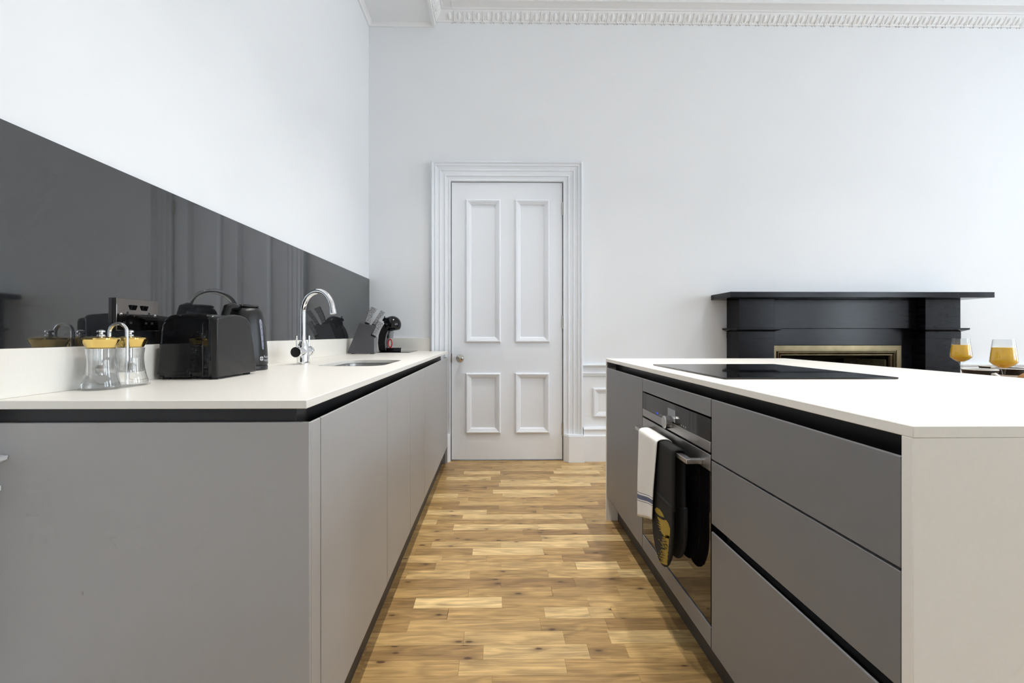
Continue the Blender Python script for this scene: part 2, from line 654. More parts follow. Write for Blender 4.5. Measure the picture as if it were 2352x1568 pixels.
# ================================================================== THE ROOM
DX0, DX1, DZ1 = -0.3537, 0.5250, 2.202          # door leaf
FX0, FX1, FZ1 = 2.24, 3.10, 0.835               # hearth opening
TH = 0.45
struct(wall_with_holes('y', YB, TH, XL - 0.2, XR + 0.2, -0.05, ZC + 0.1,
       [(DX0 - 0.006, DX1 + 0.006, -0.05, DZ1 + 0.006), (FX0, FX1, -0.05, FZ1)]).build('wall_back', 'wall_paint'))
struct(box('wall_left', XL - 0.2, XL, YF, YB, -0.05, ZC + 0.1, 'wall_paint'))
struct(wall_with_holes('x', XR, 0.3, YF, YB, -0.05, ZC + 0.1,
       [(a, b, WZ0, WZ1) for a, b in WIN]).build('wall_right', 'wall_paint'))
struct(box('wall_front', XL - 0.2, XR + 0.2, YF - 0.2, YF, -0.05, ZC + 0.1, 'wall_paint'))
ceil = struct(box('ceiling', XL, XR, YF, YB, ZC, ZC + 0.1, 'ceiling_paint'))

# dropped bulkhead over the left worktop, with a small cove under its edges
BX, BZ = -0.485, 3.428
bulk = MB().box(XL, BX, YF, YB, BZ + 0.022, ZC).build('bulkhead', 'ceiling_paint', ceil)
cv = MB()
cv.prism([(XL + 0.001, BZ), (XL + 0.012, BZ), (XL + 0.022, BZ + 0.012), (XL + 0.036, BZ + 0.020), (XL + 0.036, BZ + 0.03), (XL - 0.01, BZ + 0.03), (XL - 0.01, BZ)], 'y', YF, YB + 0.01)
cv.build('cove_moulding', 'plaster', ceil)
BZ += 0.0006
cv = MB()
cv.prism([(YB - 0.001, BZ), (YB - 0.012, BZ), (YB - 0.022, BZ + 0.012), (YB - 0.036, BZ + 0.020), (YB - 0.036, BZ + 0.03), (YB + 0.01, BZ + 0.03), (YB + 0.01, BZ)], 'x', XL - 0.01, BX)
cv.build('cove_moulding', 'plaster', ceil)
BZ -= 0.0012
cv = MB()
cv.prism([(BX - 0.030, BZ + 0.022), (BX - 0.022, BZ + 0.004), (BX - 0.012, BZ), (BX + 0.004, BZ), (BX + 0.004, BZ + 0.036), (BX - 0.030, BZ + 0.036)], 'y', YF, YB + 0.01)
cv.build('edge_bead', 'plaster', ceil)

# ---- egg and dart cornice
CZ = 3.470
prof = [(0, CZ), (0.010, CZ), (0.014, CZ + 0.012), (0.026, CZ + 0.020), (0.040, CZ + 0.034), (0.050, CZ + 0.052), (0.054, CZ + 0.066),
        (0.066, CZ + 0.066), (0.068, CZ + 0.076), (0.135, CZ + 0.080), (0.138, CZ + 0.072), (0.150, CZ + 0.072), (0.150, CZ + 0.118), (0.175, ZC), (0, ZC)]
tb = struct(MB().prism([(YB - d if d > 0 else YB + 0.01, z) for d, z in prof], 'x', BX - 0.01, XR).build('trim_1', 'plaster'))
ts = struct(MB().prism([(BX + d if d > 0 else BX - 0.01, z + 0.0006) for d, z in prof], 'y', YF, YB + 0.01).build('trim_2', 'plaster'))

def egg_mesh():
    mb = MB()
    # local frame: x along the run, n outward-down normal, t up the slope
    n = Vector((0, -1, -1)).normalized()
    t = Vector((0, -1, 1)).normalized()
    c = Vector((0, -0.026, 0.034))
    U, V = 12, 8
    vs = []
    for i in range(V + 1):
        ph = (PI / 2) * i / V
        for j in range(U):
            th = 2 * PI * j / U
            a, b = math.cos(th) * math.cos(ph), math.sin(th) * math.cos(ph)
            w = 1.0 + 0.16 * b
            p = c + Vector((0.0175 * a * w, 0, 0)) + t * (0.030 * b) + n * (0.019 * math.sin(ph))
            vs.append(tuple(p))
    fs = [(i * U + j, i * U + (j + 1) % U, (i + 1) * U + (j + 1) % U, (i + 1) * U + j) for i in range(V) for j in range(U)]
    mb.add(vs, fs)
    path = []
    for k in range(15):
        th = R(150 + 240 * k / 14)
        p = c + Vector((0.0265 * math.cos(th), 0, 0)) + t * (0.036 * math.sin(th)) + n * 0.006
        path.append(p)
    mb.tube(path, 0.0046, 6)
    return mb

def dart_mesh():
    mb = MB()
    n = Vector((0, -1, -1)).normalized()
    t = Vector((0, -1, 1)).normalized()
    c = Vector((0, -0.024, 0.032))
    def P(x, tt, nn):
        return c + Vector((x, 0, 0)) + t * tt + n * nn
    pts = [P(-0.004, 0.036, 0.004), P(0.004, 0.036, 0.004), P(0.0085, -0.020, 0.004), P(-0.0085, -0.020, 0.004),
           P(0, 0.036, 0.012), P(0, -0.018, 0.020), P(0, -0.044, 0.008)]
    mb.add(pts, [(0, 4, 5, 3), (4, 1, 2, 5), (3, 5, 6), (5, 2, 6), (0, 1, 4)])
    for s in (-1, 1):
        q = [P(0.013 * s, -0.030, 0.003), P(0.016 * s, -0.036, 0.011), P(0.011 * s, -0.046, 0.008), P(0.008 * s, -0.036, 0.012)]
        mb.tube(q, [0.003, 0.0045, 0.004, 0.002], 6)
    return mb
egg0 = egg_mesh()
dart0 = dart_mesh()
def mesh_of(mb, name, m):
    me = bpy.data.meshes.new(name)
    me.from_pydata(mb.v, [], mb.f)
    bm = bmesh.new()
    bm.from_mesh(me)
    bmesh.ops.recalc_face_normals(bm, faces=bm.faces)
    bm.to_mesh(me)
    bm.free()
    me.materials.append(MATS[m])
    me.shade_smooth()
    return me
egg_me, dart_me = mesh_of(egg0, 'egg', 'plaster'), mesh_of(dart0, 'dart', 'plaster')
STEP = 0.0757
k = 0
x = BX + 0.115
while x < XR - 0.05:
    for me, nm, dx in ((egg_me, 'egg', 0), (dart_me, 'dart', STEP / 2)):
        o = bpy.data.objects.new(nm, me)
        C.objects.link(o)
        o.parent = tb
        o.location = (x + dx, YB, CZ)
    x += STEP
y = YB - 0.115
while y > 1.2:
    for me, nm, dy in ((egg_me, 'egg', 0), (dart_me, 'dart', STEP / 2)):
        o = bpy.data.objects.new(nm, me)
        C.objects.link(o)
        o.parent = ts
        o.location = (BX, y - dy, CZ)
        o.rotation_euler = (0, 0, R(90))
    y -= STEP

# ---- the door with its architrave
door = empty('door_1', ((DX0 + DX1) / 2, YB, 0), kind='structure', label='white four-panelled door with a moulded architrave in the back wall')
LF = YB - 0.004        # leaf face
leaf = MB()
PAN = [(-0.241, 0.0356, 0.936, 2.067), (0.150, 0.423, 0.936, 2.067), (-0.241, 0.0356, 0.216, 0.694), (0.150, 0.423, 0.216, 0.694)]
leaf_mb = wall_with_holes('y', LF, 0.04, DX0, DX1, 0.010, DZ1, [(a + 0.03, b - 0.03, c + 0.03, d - 0.03) for a, b, c, d in PAN])
leaf = leaf_mb.build('leaf', 'wood_paint', door)
for a, b, c, d in PAN:
    pn = MB().box(a + 0.03, b - 0.03, LF + 0.010, LF + 0.03, c + 0.03, d - 0.03).build('panel', 'wood_paint', leaf)
    MB().ring_frame(a, b, c, d, LF, [(0, 0), (0.001, 0.010), (0.006, 0.015), (0.012, 0.016), (0.016, 0.012), (0.022, 0.011), (0.024, 0.006),
                                     (0.030, 0.004), (0.036, 0.001), (0.040, -0.004), (0.044, -0.0098), (0.046, -0.0102)]).build('panel_moulding', 'wood_paint', leaf)
    MB().ring_frame(a - 0.0005, b + 0.0005, c - 0.0005, d + 0.0005, LF, [(0, 0), (0, 0.001), (0.002, 0.001), (0.002, 0)]).build('moulding_edge', 'wood_paint', leaf)
AP = [(0, -0.002), (0, 0.046), (0.006, 0.052), (0.012, 0.052), (0.018, 0.046), (0.020, 0.040), (0.026, 0.040), (0.030, 0.044), (0.036, 0.044), (0.040, 0.036),
      (0.060, 0.030), (0.064, 0.034), (0.072, 0.034), (0.076, 0.028), (0.100, 0.024), (0.104, 0.029), (0.112, 0.029), (0.116, 0.020), (0.135, 0.018),
      (0.139, 0.022), (0.148, 0.022), (0.150, 0.014), (0.1515, -0.004)]
MB().arch_frame(-0.510, 0.6815, 0.213, 2.359, YB, AP).build('architrave', 'wood_paint', door)
MB().box(DX0 - 0.006, DX0 - 0.003, YB - 0.003, YB + 0.10, 0, DZ1).box(DX1 + 0.003, DX1 + 0.006, YB - 0.003, YB + 0.10, 0, DZ1).box(DX0 - 0.006, DX1 + 0.006, YB + 0.045, YB + 0.10, 0, DZ1).build('shadow_gap_lining', 'plinth_dark', door)  # lining coloured dark to stand in for the shadow gap round the leaf
for s, xo, xi in ((1, 0.690, 0.532), (-1, -0.518, -0.360)):
    c = 0.035
    pl = [(xi, YB - 0.004), (xi, YB - 0.030), (xi + s * c, YB - 0.075), (xo, YB - 0.075), (xo, YB - 0.004)]
    MB().prism(pl, 'z', 0, 0.205).prism([(xi, YB - 0.004), (xi, YB - 0.026), (xi + s * c, YB - 0.066), (xo - s * 0.006, YB - 0.066), (xo - s * 0.006, YB - 0.004)], 'z', 0.205, 0.214).build('plinth_block', 'wood_paint', door)
kz, kx = 0.812, -0.284
kn = MB()
def ylathe(prof, cx, y0, cz, seg=28):
    mb = MB()
    mb.lathe(prof, (0, 0, 0), seg)
    mb.v = [(cx + px, y0 - pz, cz + py) for px, py, pz in mb.v]
    return mb
ylathe([(0, 0), (0.026, 0), (0.027, 0.004), (0.020, 0.007), (0.010, 0.010), (0.009, 0.028), (0.018, 0.032), (0.028, 0.042), (0.031, 0.054), (0.027, 0.065), (0.015, 0.071), (0, 0.073)],
       kx, LF, kz).build('door_knob', 'nickel', leaf, smooth=True)
box('latch_plate', DX0 + 0.0, DX0 + 0.004, LF - 0.002, LF + 0.02, kz - 0.035, kz + 0.035, 'nickel', leaf)
for hz in (1.995, 1.095, 0.247):
    h = MB()
    h.tube([(DX1 + 0.003, YB - 0.010, hz - 0.052), (DX1 + 0.003, YB - 0.010, hz + 0.052)], 0.0065, 12)
    h.box(DX1 - 0.004, DX1 + 0.010, YB - 0.008, YB - 0.002, hz - 0.050, hz + 0.050)
    h.build('hinge', 'nickel', door, smooth=True)

# ---- dado rail, skirting, wall panel mouldings
DADO = [(0, 0.668), (0.006, 0.668), (0.012, 0.672), (0.012, 0.684), (0.018, 0.688), (0.018, 0.697), (0.012, 0.701), (0.012, 0.738), (0.018, 0.744), (0.030, 0.750), (0.032, 0.758), (0, 0.760)]
SKIRT = [(0, 0), (0.050, 0), (0.050, 0.200), (0.040, 0.204), (0.036, 0.214), (0.034, 0.240), (0.040, 0.246), (0.040, 0.254), (0.030, 0.264), (0, 0.266)]
def along_back(prof, name, a, b, m='wood_paint'):
    return struct(MB().prism([(YB - d, z) for d, z in prof], 'x', a, b).build(name, m))
along_back(DADO, 'trim_3', 0.6815, 1.842)
along_back(SKIRT, 'baseboard_back', 0.690, 1.842)
along_back(DADO, 'trim_4', 3.549, XR)
along_back(SKIRT, 'baseboard_back_2', 3.549, XR)
PM = [(0, 0), (0, 0.010), (0.006, 0.015), (0.014, 0.015), (0.018, 0.011), (0.024, 0.010), (0.028, 0.006), (0.036, 0.004), (0.042, 0.0)]
struct(MB().ring_frame(0.770, 1.74, 0.342, 0.572, YB, PM).build('trim_5', 'wood_paint'))
struct(MB().ring_frame(3.66, 5.85, 0.342, 0.572, YB, PM).build('trim_6', 'wood_paint'))
# left wall, ahead of the worktop
struct(MB().prism([(XL + d, z) for d, z in DADO], 'y', YF, 0.9290).build('trim_7', 'wood_paint'))
struct(MB().prism([(XL + d, z) for d, z in SKIRT], 'y', YF, 0.9290).build('baseboard_left', 'wood_paint'))
struct(MB().prism([(XR - d, z) for d, z in SKIRT], 'y', YF, YB - 0.05).build('baseboard_right', 'wood_paint'))

# ---- windows
for k, (a, b) in enumerate(WIN):
    w = empty('window_%d' % (k + 1), (XR, (a + b) / 2, WZ0), kind='structure', label='unseen tall white sash window in the right wall')  # the first of these is the added fill window
    zm = (WZ0 + WZ1) / 2
    f = MB()
    f.box(XR + 0.05, XR + 0.20, a, a + 0.06, WZ0, WZ1).box(XR + 0.05, XR + 0.20, b - 0.06, b, WZ0, WZ1)
    f.box(XR + 0.05, XR + 0.20, a + 0.06, b - 0.06, WZ1 - 0.06, WZ1).box(XR + 0.05, XR + 0.20, a + 0.06, b - 0.06, WZ0, WZ0 + 0.07)
    f.box(XR + 0.08, XR + 0.15, a + 0.06, b - 0.06, zm - 0.025, zm + 0.025)
    f.build('window_frame', 'window_frame_paint', w)
    for z0, z1 in ((WZ0 + 0.07, zm - 0.025), (zm + 0.025, WZ1 - 0.06)):
        MB().add([(XR + 0.11, a + 0.06, z0), (XR + 0.11, b - 0.06, z0), (XR + 0.11, b - 0.06, z1), (XR + 0.11, a + 0.06, z1)], [(0, 1, 2, 3)]).build('pane', 'window_pane', w)
    box('window_sill', XR - 0.05, XR + 0.05, a - 0.04, b + 0.04, WZ0 - 0.035, WZ0, 'window_frame_paint', w)

# ---- oak strip floor
floor = struct(box('floor', XL - 0.1, XR + 0.1, YF - 0.1, YB + TH, -0.05, -0.0125, 'floor_base'))
PITCH, PH0 = 0.0667, 1.4067
PALE = []   # filled from measured strips: (row, x0, x1, tone)
F_, VX, VY = 1050.0, 1139.7, 767.5
MEAS = [  # x0, x1, y-mid of strips seen clearly in the aisle (photo pixels), tone
 (1086, 1248, 1264, .97), (953, 1153, 1383, .98), (982, 1118, 1174, .90), (1063, 1199, 1184, .86), (1235, 1349, 1207, .95),
 (1322, 1420, 1296, .93), (1245, 1359, 1116, .95), (1150, 1258, 1102, .84), (1066, 1149, 1082, .93), (1273, 1379, 1087, .97),
 (1154, 1273, 1135, .80), (1110, 1352, 1494, .74), (1066, 1295, 1460, .66), (992, 1150, 1249, .70), (935, 1080, 1318, .64),
 (1199, 1335, 1183, .78), (1352, 1406, 1403, .72), (1290, 1390, 1073, .85), (1053, 1300, 1530, .62), (927, 1017, 1276, .66),
 (1151, 1320, 1295, .60), (1258, 1420, 1316, .58), (960, 1003, 1201, .80), (1153, 1350, 1380, .44), (1027, 1253, 1420, .50),
 (1240, 1390, 1424, .40), (1000, 1118, 1119, .20), (1015, 1146, 1164, .15), (1118, 1249, 1170, .36), (1228, 1345, 1195, .22),
 (1004, 1088, 1200, .42), (1088, 1230, 1198, .34), (868, 952, 1385, .10), (860, 1028, 1408, .30), (840, 940, 1430, .22), (840, 1110, 1495, .26),
 (1294, 1400, 1464, .34), (1345, 1440, 1495, .30), (1268, 1420, 1357, .34), (1076, 1268, 1360, .46), (906, 1076, 1361, .44), (1117, 1290, 1276, .46),
 (956, 1086, 1263, .32), (1248, 1340, 1263, .48), (1130, 1250, 1311, .30), (1053, 1258, 1314, .42), (900, 1000, 1300, .20), (830, 1053, 1540, .48)]
FIX = {}
for x0, x1, ym, tone in MEAS:
    S = ym - VY
    D = F_ / S
    row = math.floor((D - PH0) / PITCH)
    FIX.setdefault(row, []).append(((x0 - VX) / S, (x1 - VX) / S, tone))
near_rows = []
rest = MB()
rest_uv, rest_tone = [], []
def plank_geo(x0, x1, y0, y1):
    g, c, zt = 0.00015, 0.0004, 0.0
    X0, X1, Y0, Y1 = x0 + g, x1 - g, y0 + g, y1 - g
    vs = [(X0, Y0, -0.0125), (X1, Y0, -0.0125), (X1, Y1, -0.0125), (X0, Y1, -0.0125),
          (X0, Y0, zt - c), (X1, Y0, zt - c), (X1, Y1, zt - c), (X0, Y1, zt - c),
          (X0 + c, Y0 + c, zt), (X1 - c, Y0 + c, zt), (X1 - c, Y1 - c, zt), (X0 + c, Y1 - c, zt)]
    fs = [(0, 1, 5, 4), (1, 2, 6, 5), (2, 3, 7, 6), (3, 0, 4, 7), (4, 5, 9, 8), (5, 6, 10, 9), (6, 7, 11, 10), (7, 4, 8, 11), (8, 9, 10, 11)]
    return vs, fs
rest_attr = []
def put_plank(x0, x1, y0, y1, tone):
    vs, fs = plank_geo(x0, x1, y0, y1)
    ou, ov = random.uniform(0, 60), random.uniform(0, 60)
    near = y0 > 1.15 and x1 > -0.46 and x0 < 0.70 and y1 <= YB + 0.01
    if near:
        c = Vector(((x0 + x1) / 2, (y0 + y1) / 2, 0))
        me = bpy.data.meshes.new('plank')
        me.from_pydata([(a - c.x, b - c.y, d) for a, b, d in vs], [], fs)
        uvl = me.uv_layers.new(name='UVMap')
        for lp in me.loops:
            p = vs[lp.vertex_index]
            uvl.data[lp.index].uv = (p[0] + ou, p[1] + ov)
        at = me.attributes.new('tone', 'FLOAT', 'FACE')
        for i in range(len(fs)):
            at.data[i].value = tone
        me.materials.append(MATS['oak_floor'])
        o = bpy.data.objects.new('plank', me)
        C.objects.link(o)
        o.parent = floor
        o.location = c
    else:
        rest.add(vs, fs)
        for f in fs:
            for i in f:
                rest_uv.append((vs[i][0] + ou, vs[i][1] + ov))
            rest_attr.append(tone)
r0 = math.floor((YF - PH0) / PITCH)
r1 = math.ceil((YB - PH0) / PITCH)
def rtone():
    t = random.random()
    if t < 0.16: return random.uniform(0.75, 0.98)
    if t < 0.36: return random.uniform(0.08, 0.28)
    return random.uniform(0.32, 0.62)
for r in range(r0, r1 + 1):
    y0, y1 = PH0 + r * PITCH, PH0 + (r + 1) * PITCH
    y0, y1 = max(y0, YF), min(y1, YB)
    if y1 - y0 < 0.004:
        continue
    fixed = sorted(FIX.get(r, []))
    clean = []
    for f in fixed:
        if clean and f[0] < clean[-1][1]:
            f = (clean[-1][1], f[1], f[2])
        if f[1] - f[0] > 0.06:
            clean.append(f)
    def fill(a, b):
        while b - a > 1e-4:
            ln = random.uniform(0.28, 0.56)
            if b - a - ln < 0.14:
                ln = b - a if b - a < 0.62 else (b - a) / 2
            put_plank(a, a + ln, y0, y1, rtone())
            a += ln
    cur = XL + random.uniform(-0.2, 0.0) * 0
    for a, b, t in clean:
        if a - cur > 0.0:
            fill(cur, a)
        put_plank(a, b, y0, y1, t)
        cur = b
    fill(cur, XR)
me = bpy.data.meshes.new('plank_field')
me.from_pydata(rest.v, [], rest.f)
uvl = me.uv_layers.new(name='UVMap')
for i, uv in enumerate(rest_uv):
    uvl.data[i].uv = uv
at = me.attributes.new('tone', 'FLOAT', 'FACE')
for i, t in enumerate(rest_attr):
    at.data[i].value = t
me.materials.append(MATS['oak_floor'])
pf = bpy.data.objects.new('plank_field', me)
C.objects.link(pf)
pf.parent = floor
pf['kind'] = 'stuff'

# ================================================================== LEFT RUN
W = 0.8695
WT = W - 0.017          # underside of the worktops
DT = 0.822              # top of the doors
DB = 0.133              # bottom of the doors
XE = -0.376             # worktop front edge, left run
Y0L, Y1L = 0.912, 3.555
# sink cut-out
SX0, SX1, SY0, SY1 = -0.755, -0.475, 1.885, 2.355
hole = rrect(SX0, SX1, SY0, SY1, 0.075)
wt = empty('worktop', (-0.7, 2.2, W), 'pale cream stone worktop of the left run, cut out for the sink', 'worktop')
outer = [(XL, Y0L), (XE, Y0L), (XE, Y1L), (-0.522, Y1L), (-0.522, YB), (XL, YB)]
fill_prism(outer, [hole], WT, W).build('top', 'quartz', wt, bevel=0.0012)
UZ = 0.9705
tag(box('upstand', XL + 0.0003, XL + 0.016, Y0L, YB - 0.0003, W + 0.0002, UZ, 'quartz', None, bevel=0.001), 'long pale cream stone upstand below the dark splashback', 'upstand')
tag(box('upstand', XL + 0.0162, -0.512, YB - 0.016, YB - 0.0003, W + 0.0002, UZ, 'quartz', None, bevel=0.001), 'short pale cream stone upstand on the back wall behind the coffee machine', 'upstand')
sb = box('splashback', XL + 0.0005, XL + 0.0065, Y0L, YB - 0.001, UZ, 1.4365, 'splash_glass', bevel=0.0008)
tag(sb, 'dark grey glossy glass splashback on the left wall above the worktop', 'splashback')

# end panel and cabinets
XD = XE - 0.002         # door front plane
def chamfer_front(y0, y1, z0, z1, xf, sgn, t=0.02):
    """door slab: front at xf, thickness away from the room side, bevelled finger edge at the top. sgn +1: front faces +x."""
    xb = xf - sgn * t
    return MB().prism([(xf, z0), (xf, z1 - 0.002), (xf - sgn * 0.003, z1), (xb, z1 - 0.016), (xb, z0)], 'y', y0, y1)
ep = empty('end_panel', (-0.69, 0.96, 0), 'wide warm-grey end panel closing the near end of the left run', 'end panel')
MB().prism([(XL, 0.0), (XD, 0.0), (XD, DT), (XL, DT)], 'y', 0.930, 0.9395).build('panel', 'cabinet_paint', ep, bevel=0.0012)
chamfer_front(0.9405, 0.989, 0.0, DT, XD, 1, 0.022).build('corner_post', 'cabinet_paint', ep, bevel=0.001)
box('handle_channel', XL, XD - 0.030, 0.940, 0.988, 0.775, WT - 0.0005, 'channel_black', ep)

LC = [(0.993, 1.590, 'grey base cabinet door nearest the near end panel of the left run'),
      (1.594, 2.016, 'second grey base cabinet of the left run, counted from the end panel'),
      (2.020, 2.413, 'narrow third grey base cabinet of the left run, in front of the sink end'),
      (2.417, 3.535, 'wide grey base cabinet at the far end of the left run beside the door')]
for a, b, lb in LC:
    cb = empty('base_cabinet', ((XL + XD) / 2, (a + b) / 2, 0), lb, 'cabinet', 'base cabinets of the left run')
    # open-top carcass so that the sink bowl hangs free inside
    bd = MB()
    bd.box(XL + 0.005, XD - 0.055, a, a + 0.016, DB, WT - 0.001).box(XL + 0.005, XD - 0.055, b - 0.016, b, DB, WT - 0.001)
    bd.box(XL + 0.005, XL + 0.02, a + 0.016, b - 0.016, DB, WT - 0.001).box(XL + 0.02, XD - 0.022, a + 0.016, b - 0.016, DB, DB + 0.018)
    bd.build('body', 'cabinet_paint', cb)
    chamfer_front(a, b, DB, DT, XD, 1).build('door', 'cabinet_paint', cb, bevel=0.0008)
    MB().prism([(XD - 0.022, 0.772), (XD - 0.022, 0.778), (XD - 0.040, 0.778), (XD - 0.050, 0.788), (XD - 0.050, WT - 0.001), (XD - 0.056, WT - 0.001), (XD - 0.056, 0.772)],
               'y', a - 0.002, b + 0.002).build('handle_channel', 'channel_black', cb)
pl = box('plinth', XD - 0.055, XD - 0.040, 0.952, 3.553, 0.0, DB, 'plinth_dark')
tag(pl, 'dark recessed plinth under the left run of cabinets', 'plinth')
fp = box('filler_panel', XD - 0.02, XD, 3.538, 3.555, 0.0, DT, 'cabinet_paint')
tag(fp, 'thin grey filler strip between the far left cabinet and the door frame', 'filler panel')

# sink bowl
sk = empty('sink', ((SX0 + SX1) / 2, (SY0 + SY1) / 2, WT), 'undermounted stainless steel sink bowl in the left worktop', 'sink')
mb = MB()
rings = []
for (ins, z, r) in ((-0.010, WT - 0.001, 0.085), (0.004, WT - 0.001, 0.075), (0.008, WT - 0.08, 0.07), (0.018, WT - 0.15, 0.06), (0.045, WT - 0.168, 0.04), (0.11, WT - 0.172, 0.02)):
    pts = rrect(SX0 + ins, SX1 - ins, SY0 + ins, SY1 - ins, r)
    kk = len(mb.v)
    mb.v += [(a, b, z) for a, b in pts]
    rings.append((kk, len(pts)))
for (a, n), (b, _) in zip(rings, rings[1:]):
    for i in range(n):
        mb.f.append((a + i, a + (i + 1) % n, b + (i + 1) % n, b + i))
a, n = rings[-1]
mb.f.append(tuple(range(a, a + n)))
mb.build('bowl', 'steel', sk, smooth=True)
MB().lathe([(0, 0), (0.03, 0), (0.04, 0.003), (0.045, 0.002), (0.045, -0.004), (0, -0.004)], ((SX0 + SX1) / 2, (SY0 + SY1) / 2, WT - 0.1715), 24).build('drain', 'chrome', sk, smooth=True)

# mixer tap
TX, TY = -0.855, 2.035
tp = empty('mixer_tap', (TX, TY, W), 'tall chrome swan-neck kitchen tap with two levers behind the sink', 'tap')
MB().lathe([(0, 0), (0.030, 0), (0.030, 0.004), (0.026, 0.006), (0.026, 0.036), (0.024, 0.044), (0.022, 0.075), (0.020, 0.085), (0.0165, 0.092), (0.0165, 0.100), (0, 0.100)], (TX, TY, W), 32).build('base', 'chrome', tp, smooth=True)
path = [(TX, TY, W + 0.095 + 0.02 * i) for i in range(8)]
ex, ey = -0.700 - TX, 1.962 - TY
ln = math.hypot(ex, ey)
ux, uy = ex / ln, ey / ln
Rr = ln / 2
zc = 1.098
path.append((TX, TY, zc - 0.01))
for i in range(0, 25):
    a = PI - (PI - R(14)) * i / 24
    d = Rr * 1.012 * (1 + math.cos(a))
    path.append((TX + ux * d, TY + uy * d, zc + Rr * 1.03 * math.sin(a)))
lx = path[-1]
path.append((lx[0] + ux * 0.004, lx[1] + uy * 0.004, lx[2] - 0.028))
MB().tube(path, 0.0118, 20).build('spout', 'chrome', tp, smooth=True)
MB().tube([(lx[0] + ux * 0.002, lx[1] + uy * 0.002, lx[2] - 0.012), (lx[0] + ux * 0.006, lx[1] + uy * 0.006, lx[2] - 0.031)], 0.0132, 20).build('aerator', 'chrome', tp, smooth=True)
vz = W + 0.054
MB().tube([(TX, TY - 0.052, vz), (TX, TY + 0.052, vz)], 0.0205, 28).build('valve_body', 'chrome', tp, smooth=True)
for s in (-1, 1):
    h = MB().tube([(TX, TY + s * 0.054, vz), (TX, TY + s * 0.074, vz)], 0.0225, 32).build('lever_handle', 'chrome', tp, bevel=0.001)
    MB().tube([(TX, TY + s * 0.0741, vz), (TX, TY + s * 0.0750, vz)], 0.0215, 32).build('end_cap', 'black_plastic_satin', h)
    MB().tube([(TX, TY + s * 0.064, vz + 0.018), (TX, TY + s * 0.066, vz + 0.070)], 0.0036, 12).build('lever_pin', 'chrome', h, smooth=True)

# ---- power socket
sx = XL + 0.0068
so = empty('power_socket', (sx, 1.282, 1.053), 'black nickel double power socket on the dark glass splashback', 'socket')
fx = sx + 0.0105
MB().box(sx, fx, 1.208, 1.356, 1.010, 1.096).build('face_plate', 'black_nickel', so, bevel=0.0012)
for yc in (1.262, 1.302):
    MB().prism([(fx - 0.001, 1.066), (fx + 0.0015, 1.066), (fx + 0.0065, 1.079), (fx - 0.001, 1.080)], 'y', yc - 0.009, yc + 0.009).build('rocker_switch', 'black_plastic_gloss', so, bevel=0.0006)
for yc in (1.244, 1.320):
    MB().box(fx - 0.004, fx + 0.0004, yc - 0.0032, yc + 0.0032, 1.051, 1.061).build('earth_slot', 'black_rubber', so)
    for d in (-0.011, 0.011):
        MB().box(fx - 0.004, fx + 0.0004, yc + d - 0.0042, yc + d + 0.0042, 1.028, 1.034).build('pin_slot', 'black_rubber', so)
for yc in (1.2225, 1.3425):
    mb = MB().lathe([(0, 0), (0.0042, 0), (0.0040, 0.0008), (0, 0.0010)], (0, 0, 0), 16)
    mb.v = [(fx + z, yc + x_, 1.053 + y_) for x_, y_, z in mb.v]
    mb.build('screw_cap', 'chrome', so, smooth=True)

# ---- salt and pepper mills in a stand
def mill(x, y, label):
    z = W + 0.0048
    t = empty('pepper_mill', (x, y, z), label, 'pepper mill', 'clear mills with gold caps on the stand')
    MB().lathe([(0, 0), (0.0370, 0), (0.0372, 0.008), (0.0335, 0.020), (0.0300, 0.040), (0.0280, 0.060), (0.0282, 0.075), (0.0300, 0.088), (0.0300, 0.0915), (0.0255, 0.0915),
                (0.0240, 0.070), (0.0238, 0.050), (0.0240, 0.030), (0, 0.026)], (x, y, z), 40).build('body', 'acrylic', t, smooth=True)
    MB().lathe([(0, 0.0265), (0.004, 0.027), (0.004, 0.091), (0, 0.092)], (x, y, z), 12).build('spindle', 'chrome', t, smooth=True)
    MB().lathe([(0, 0.034), (0.010, 0.034), (0.012, 0.044), (0.007, 0.052), (0, 0.052)], (x, y, z), 16).build('grinder', 'steel', t, smooth=True)
    MB().lathe([(0, 0.092), (0.0265, 0.092), (0.0280, 0.094), (0.0358, 0.110), (0.0370, 0.1135), (0.0350, 0.117), (0.022, 0.1205), (0.010, 0.1215), (0, 0.1215)], (x, y, z), 40).build('cap', 'gold', t, smooth=True)
    MB().lathe([(0, 0.1215), (0.0085, 0.1215), (0.0075, 0.125), (0.0040, 0.1265), (0.0040, 0.1295), (0.0088, 0.1310), (0.0080, 0.1345), (0.0045, 0.137), (0, 0.138)], (x, y, z), 24).build('knob', 'chrome', t, smooth=True)
mill(-0.9415, 1.103, 'clear acrylic pepper mill with gold cap, nearer of the pair')
mill(-0.9400, 1.188, 'clear acrylic pepper mill with gold cap, farther of the pair beside the toaster')
ms = empty('mill_stand', (-0.940, 1.145, W), 'chrome hoop carrier with a clear tray holding the two mills', 'stand')
tray = rrect(-0.982, -0.899, 1.061, 1.230, 0.041)
MB().prism(tray, 'z', W, W + 0.0045).build('tray', 'glass', ms, bevel=0.001)
yy = 1.1455
pth = [(-0.9145, yy, W + 0.007 + 0.018 * i) for i in range(8)]
for i in range(0, 17):
    a = PI * i / 16
    pth.append((-0.936 + 0.0215 * math.cos(a), yy, 1.004 + 0.0225 * math.sin(a)))
pth += [(-0.9575, yy, 1.000 - 0.018 * i) for i in range(8)]
pth.sort(key=lambda p: 0)
MB().tube([pth[0], pth[2], pth[4], pth[6], (-0.9145, yy, 1.000)] + pth[8:25] + [(-0.9575, yy, 0.98), (-0.9575, yy, 0.94), (-0.9575, yy, W + 0.007)], 0.0042, 14).build('hoop', 'chrome', ms, smooth=True)

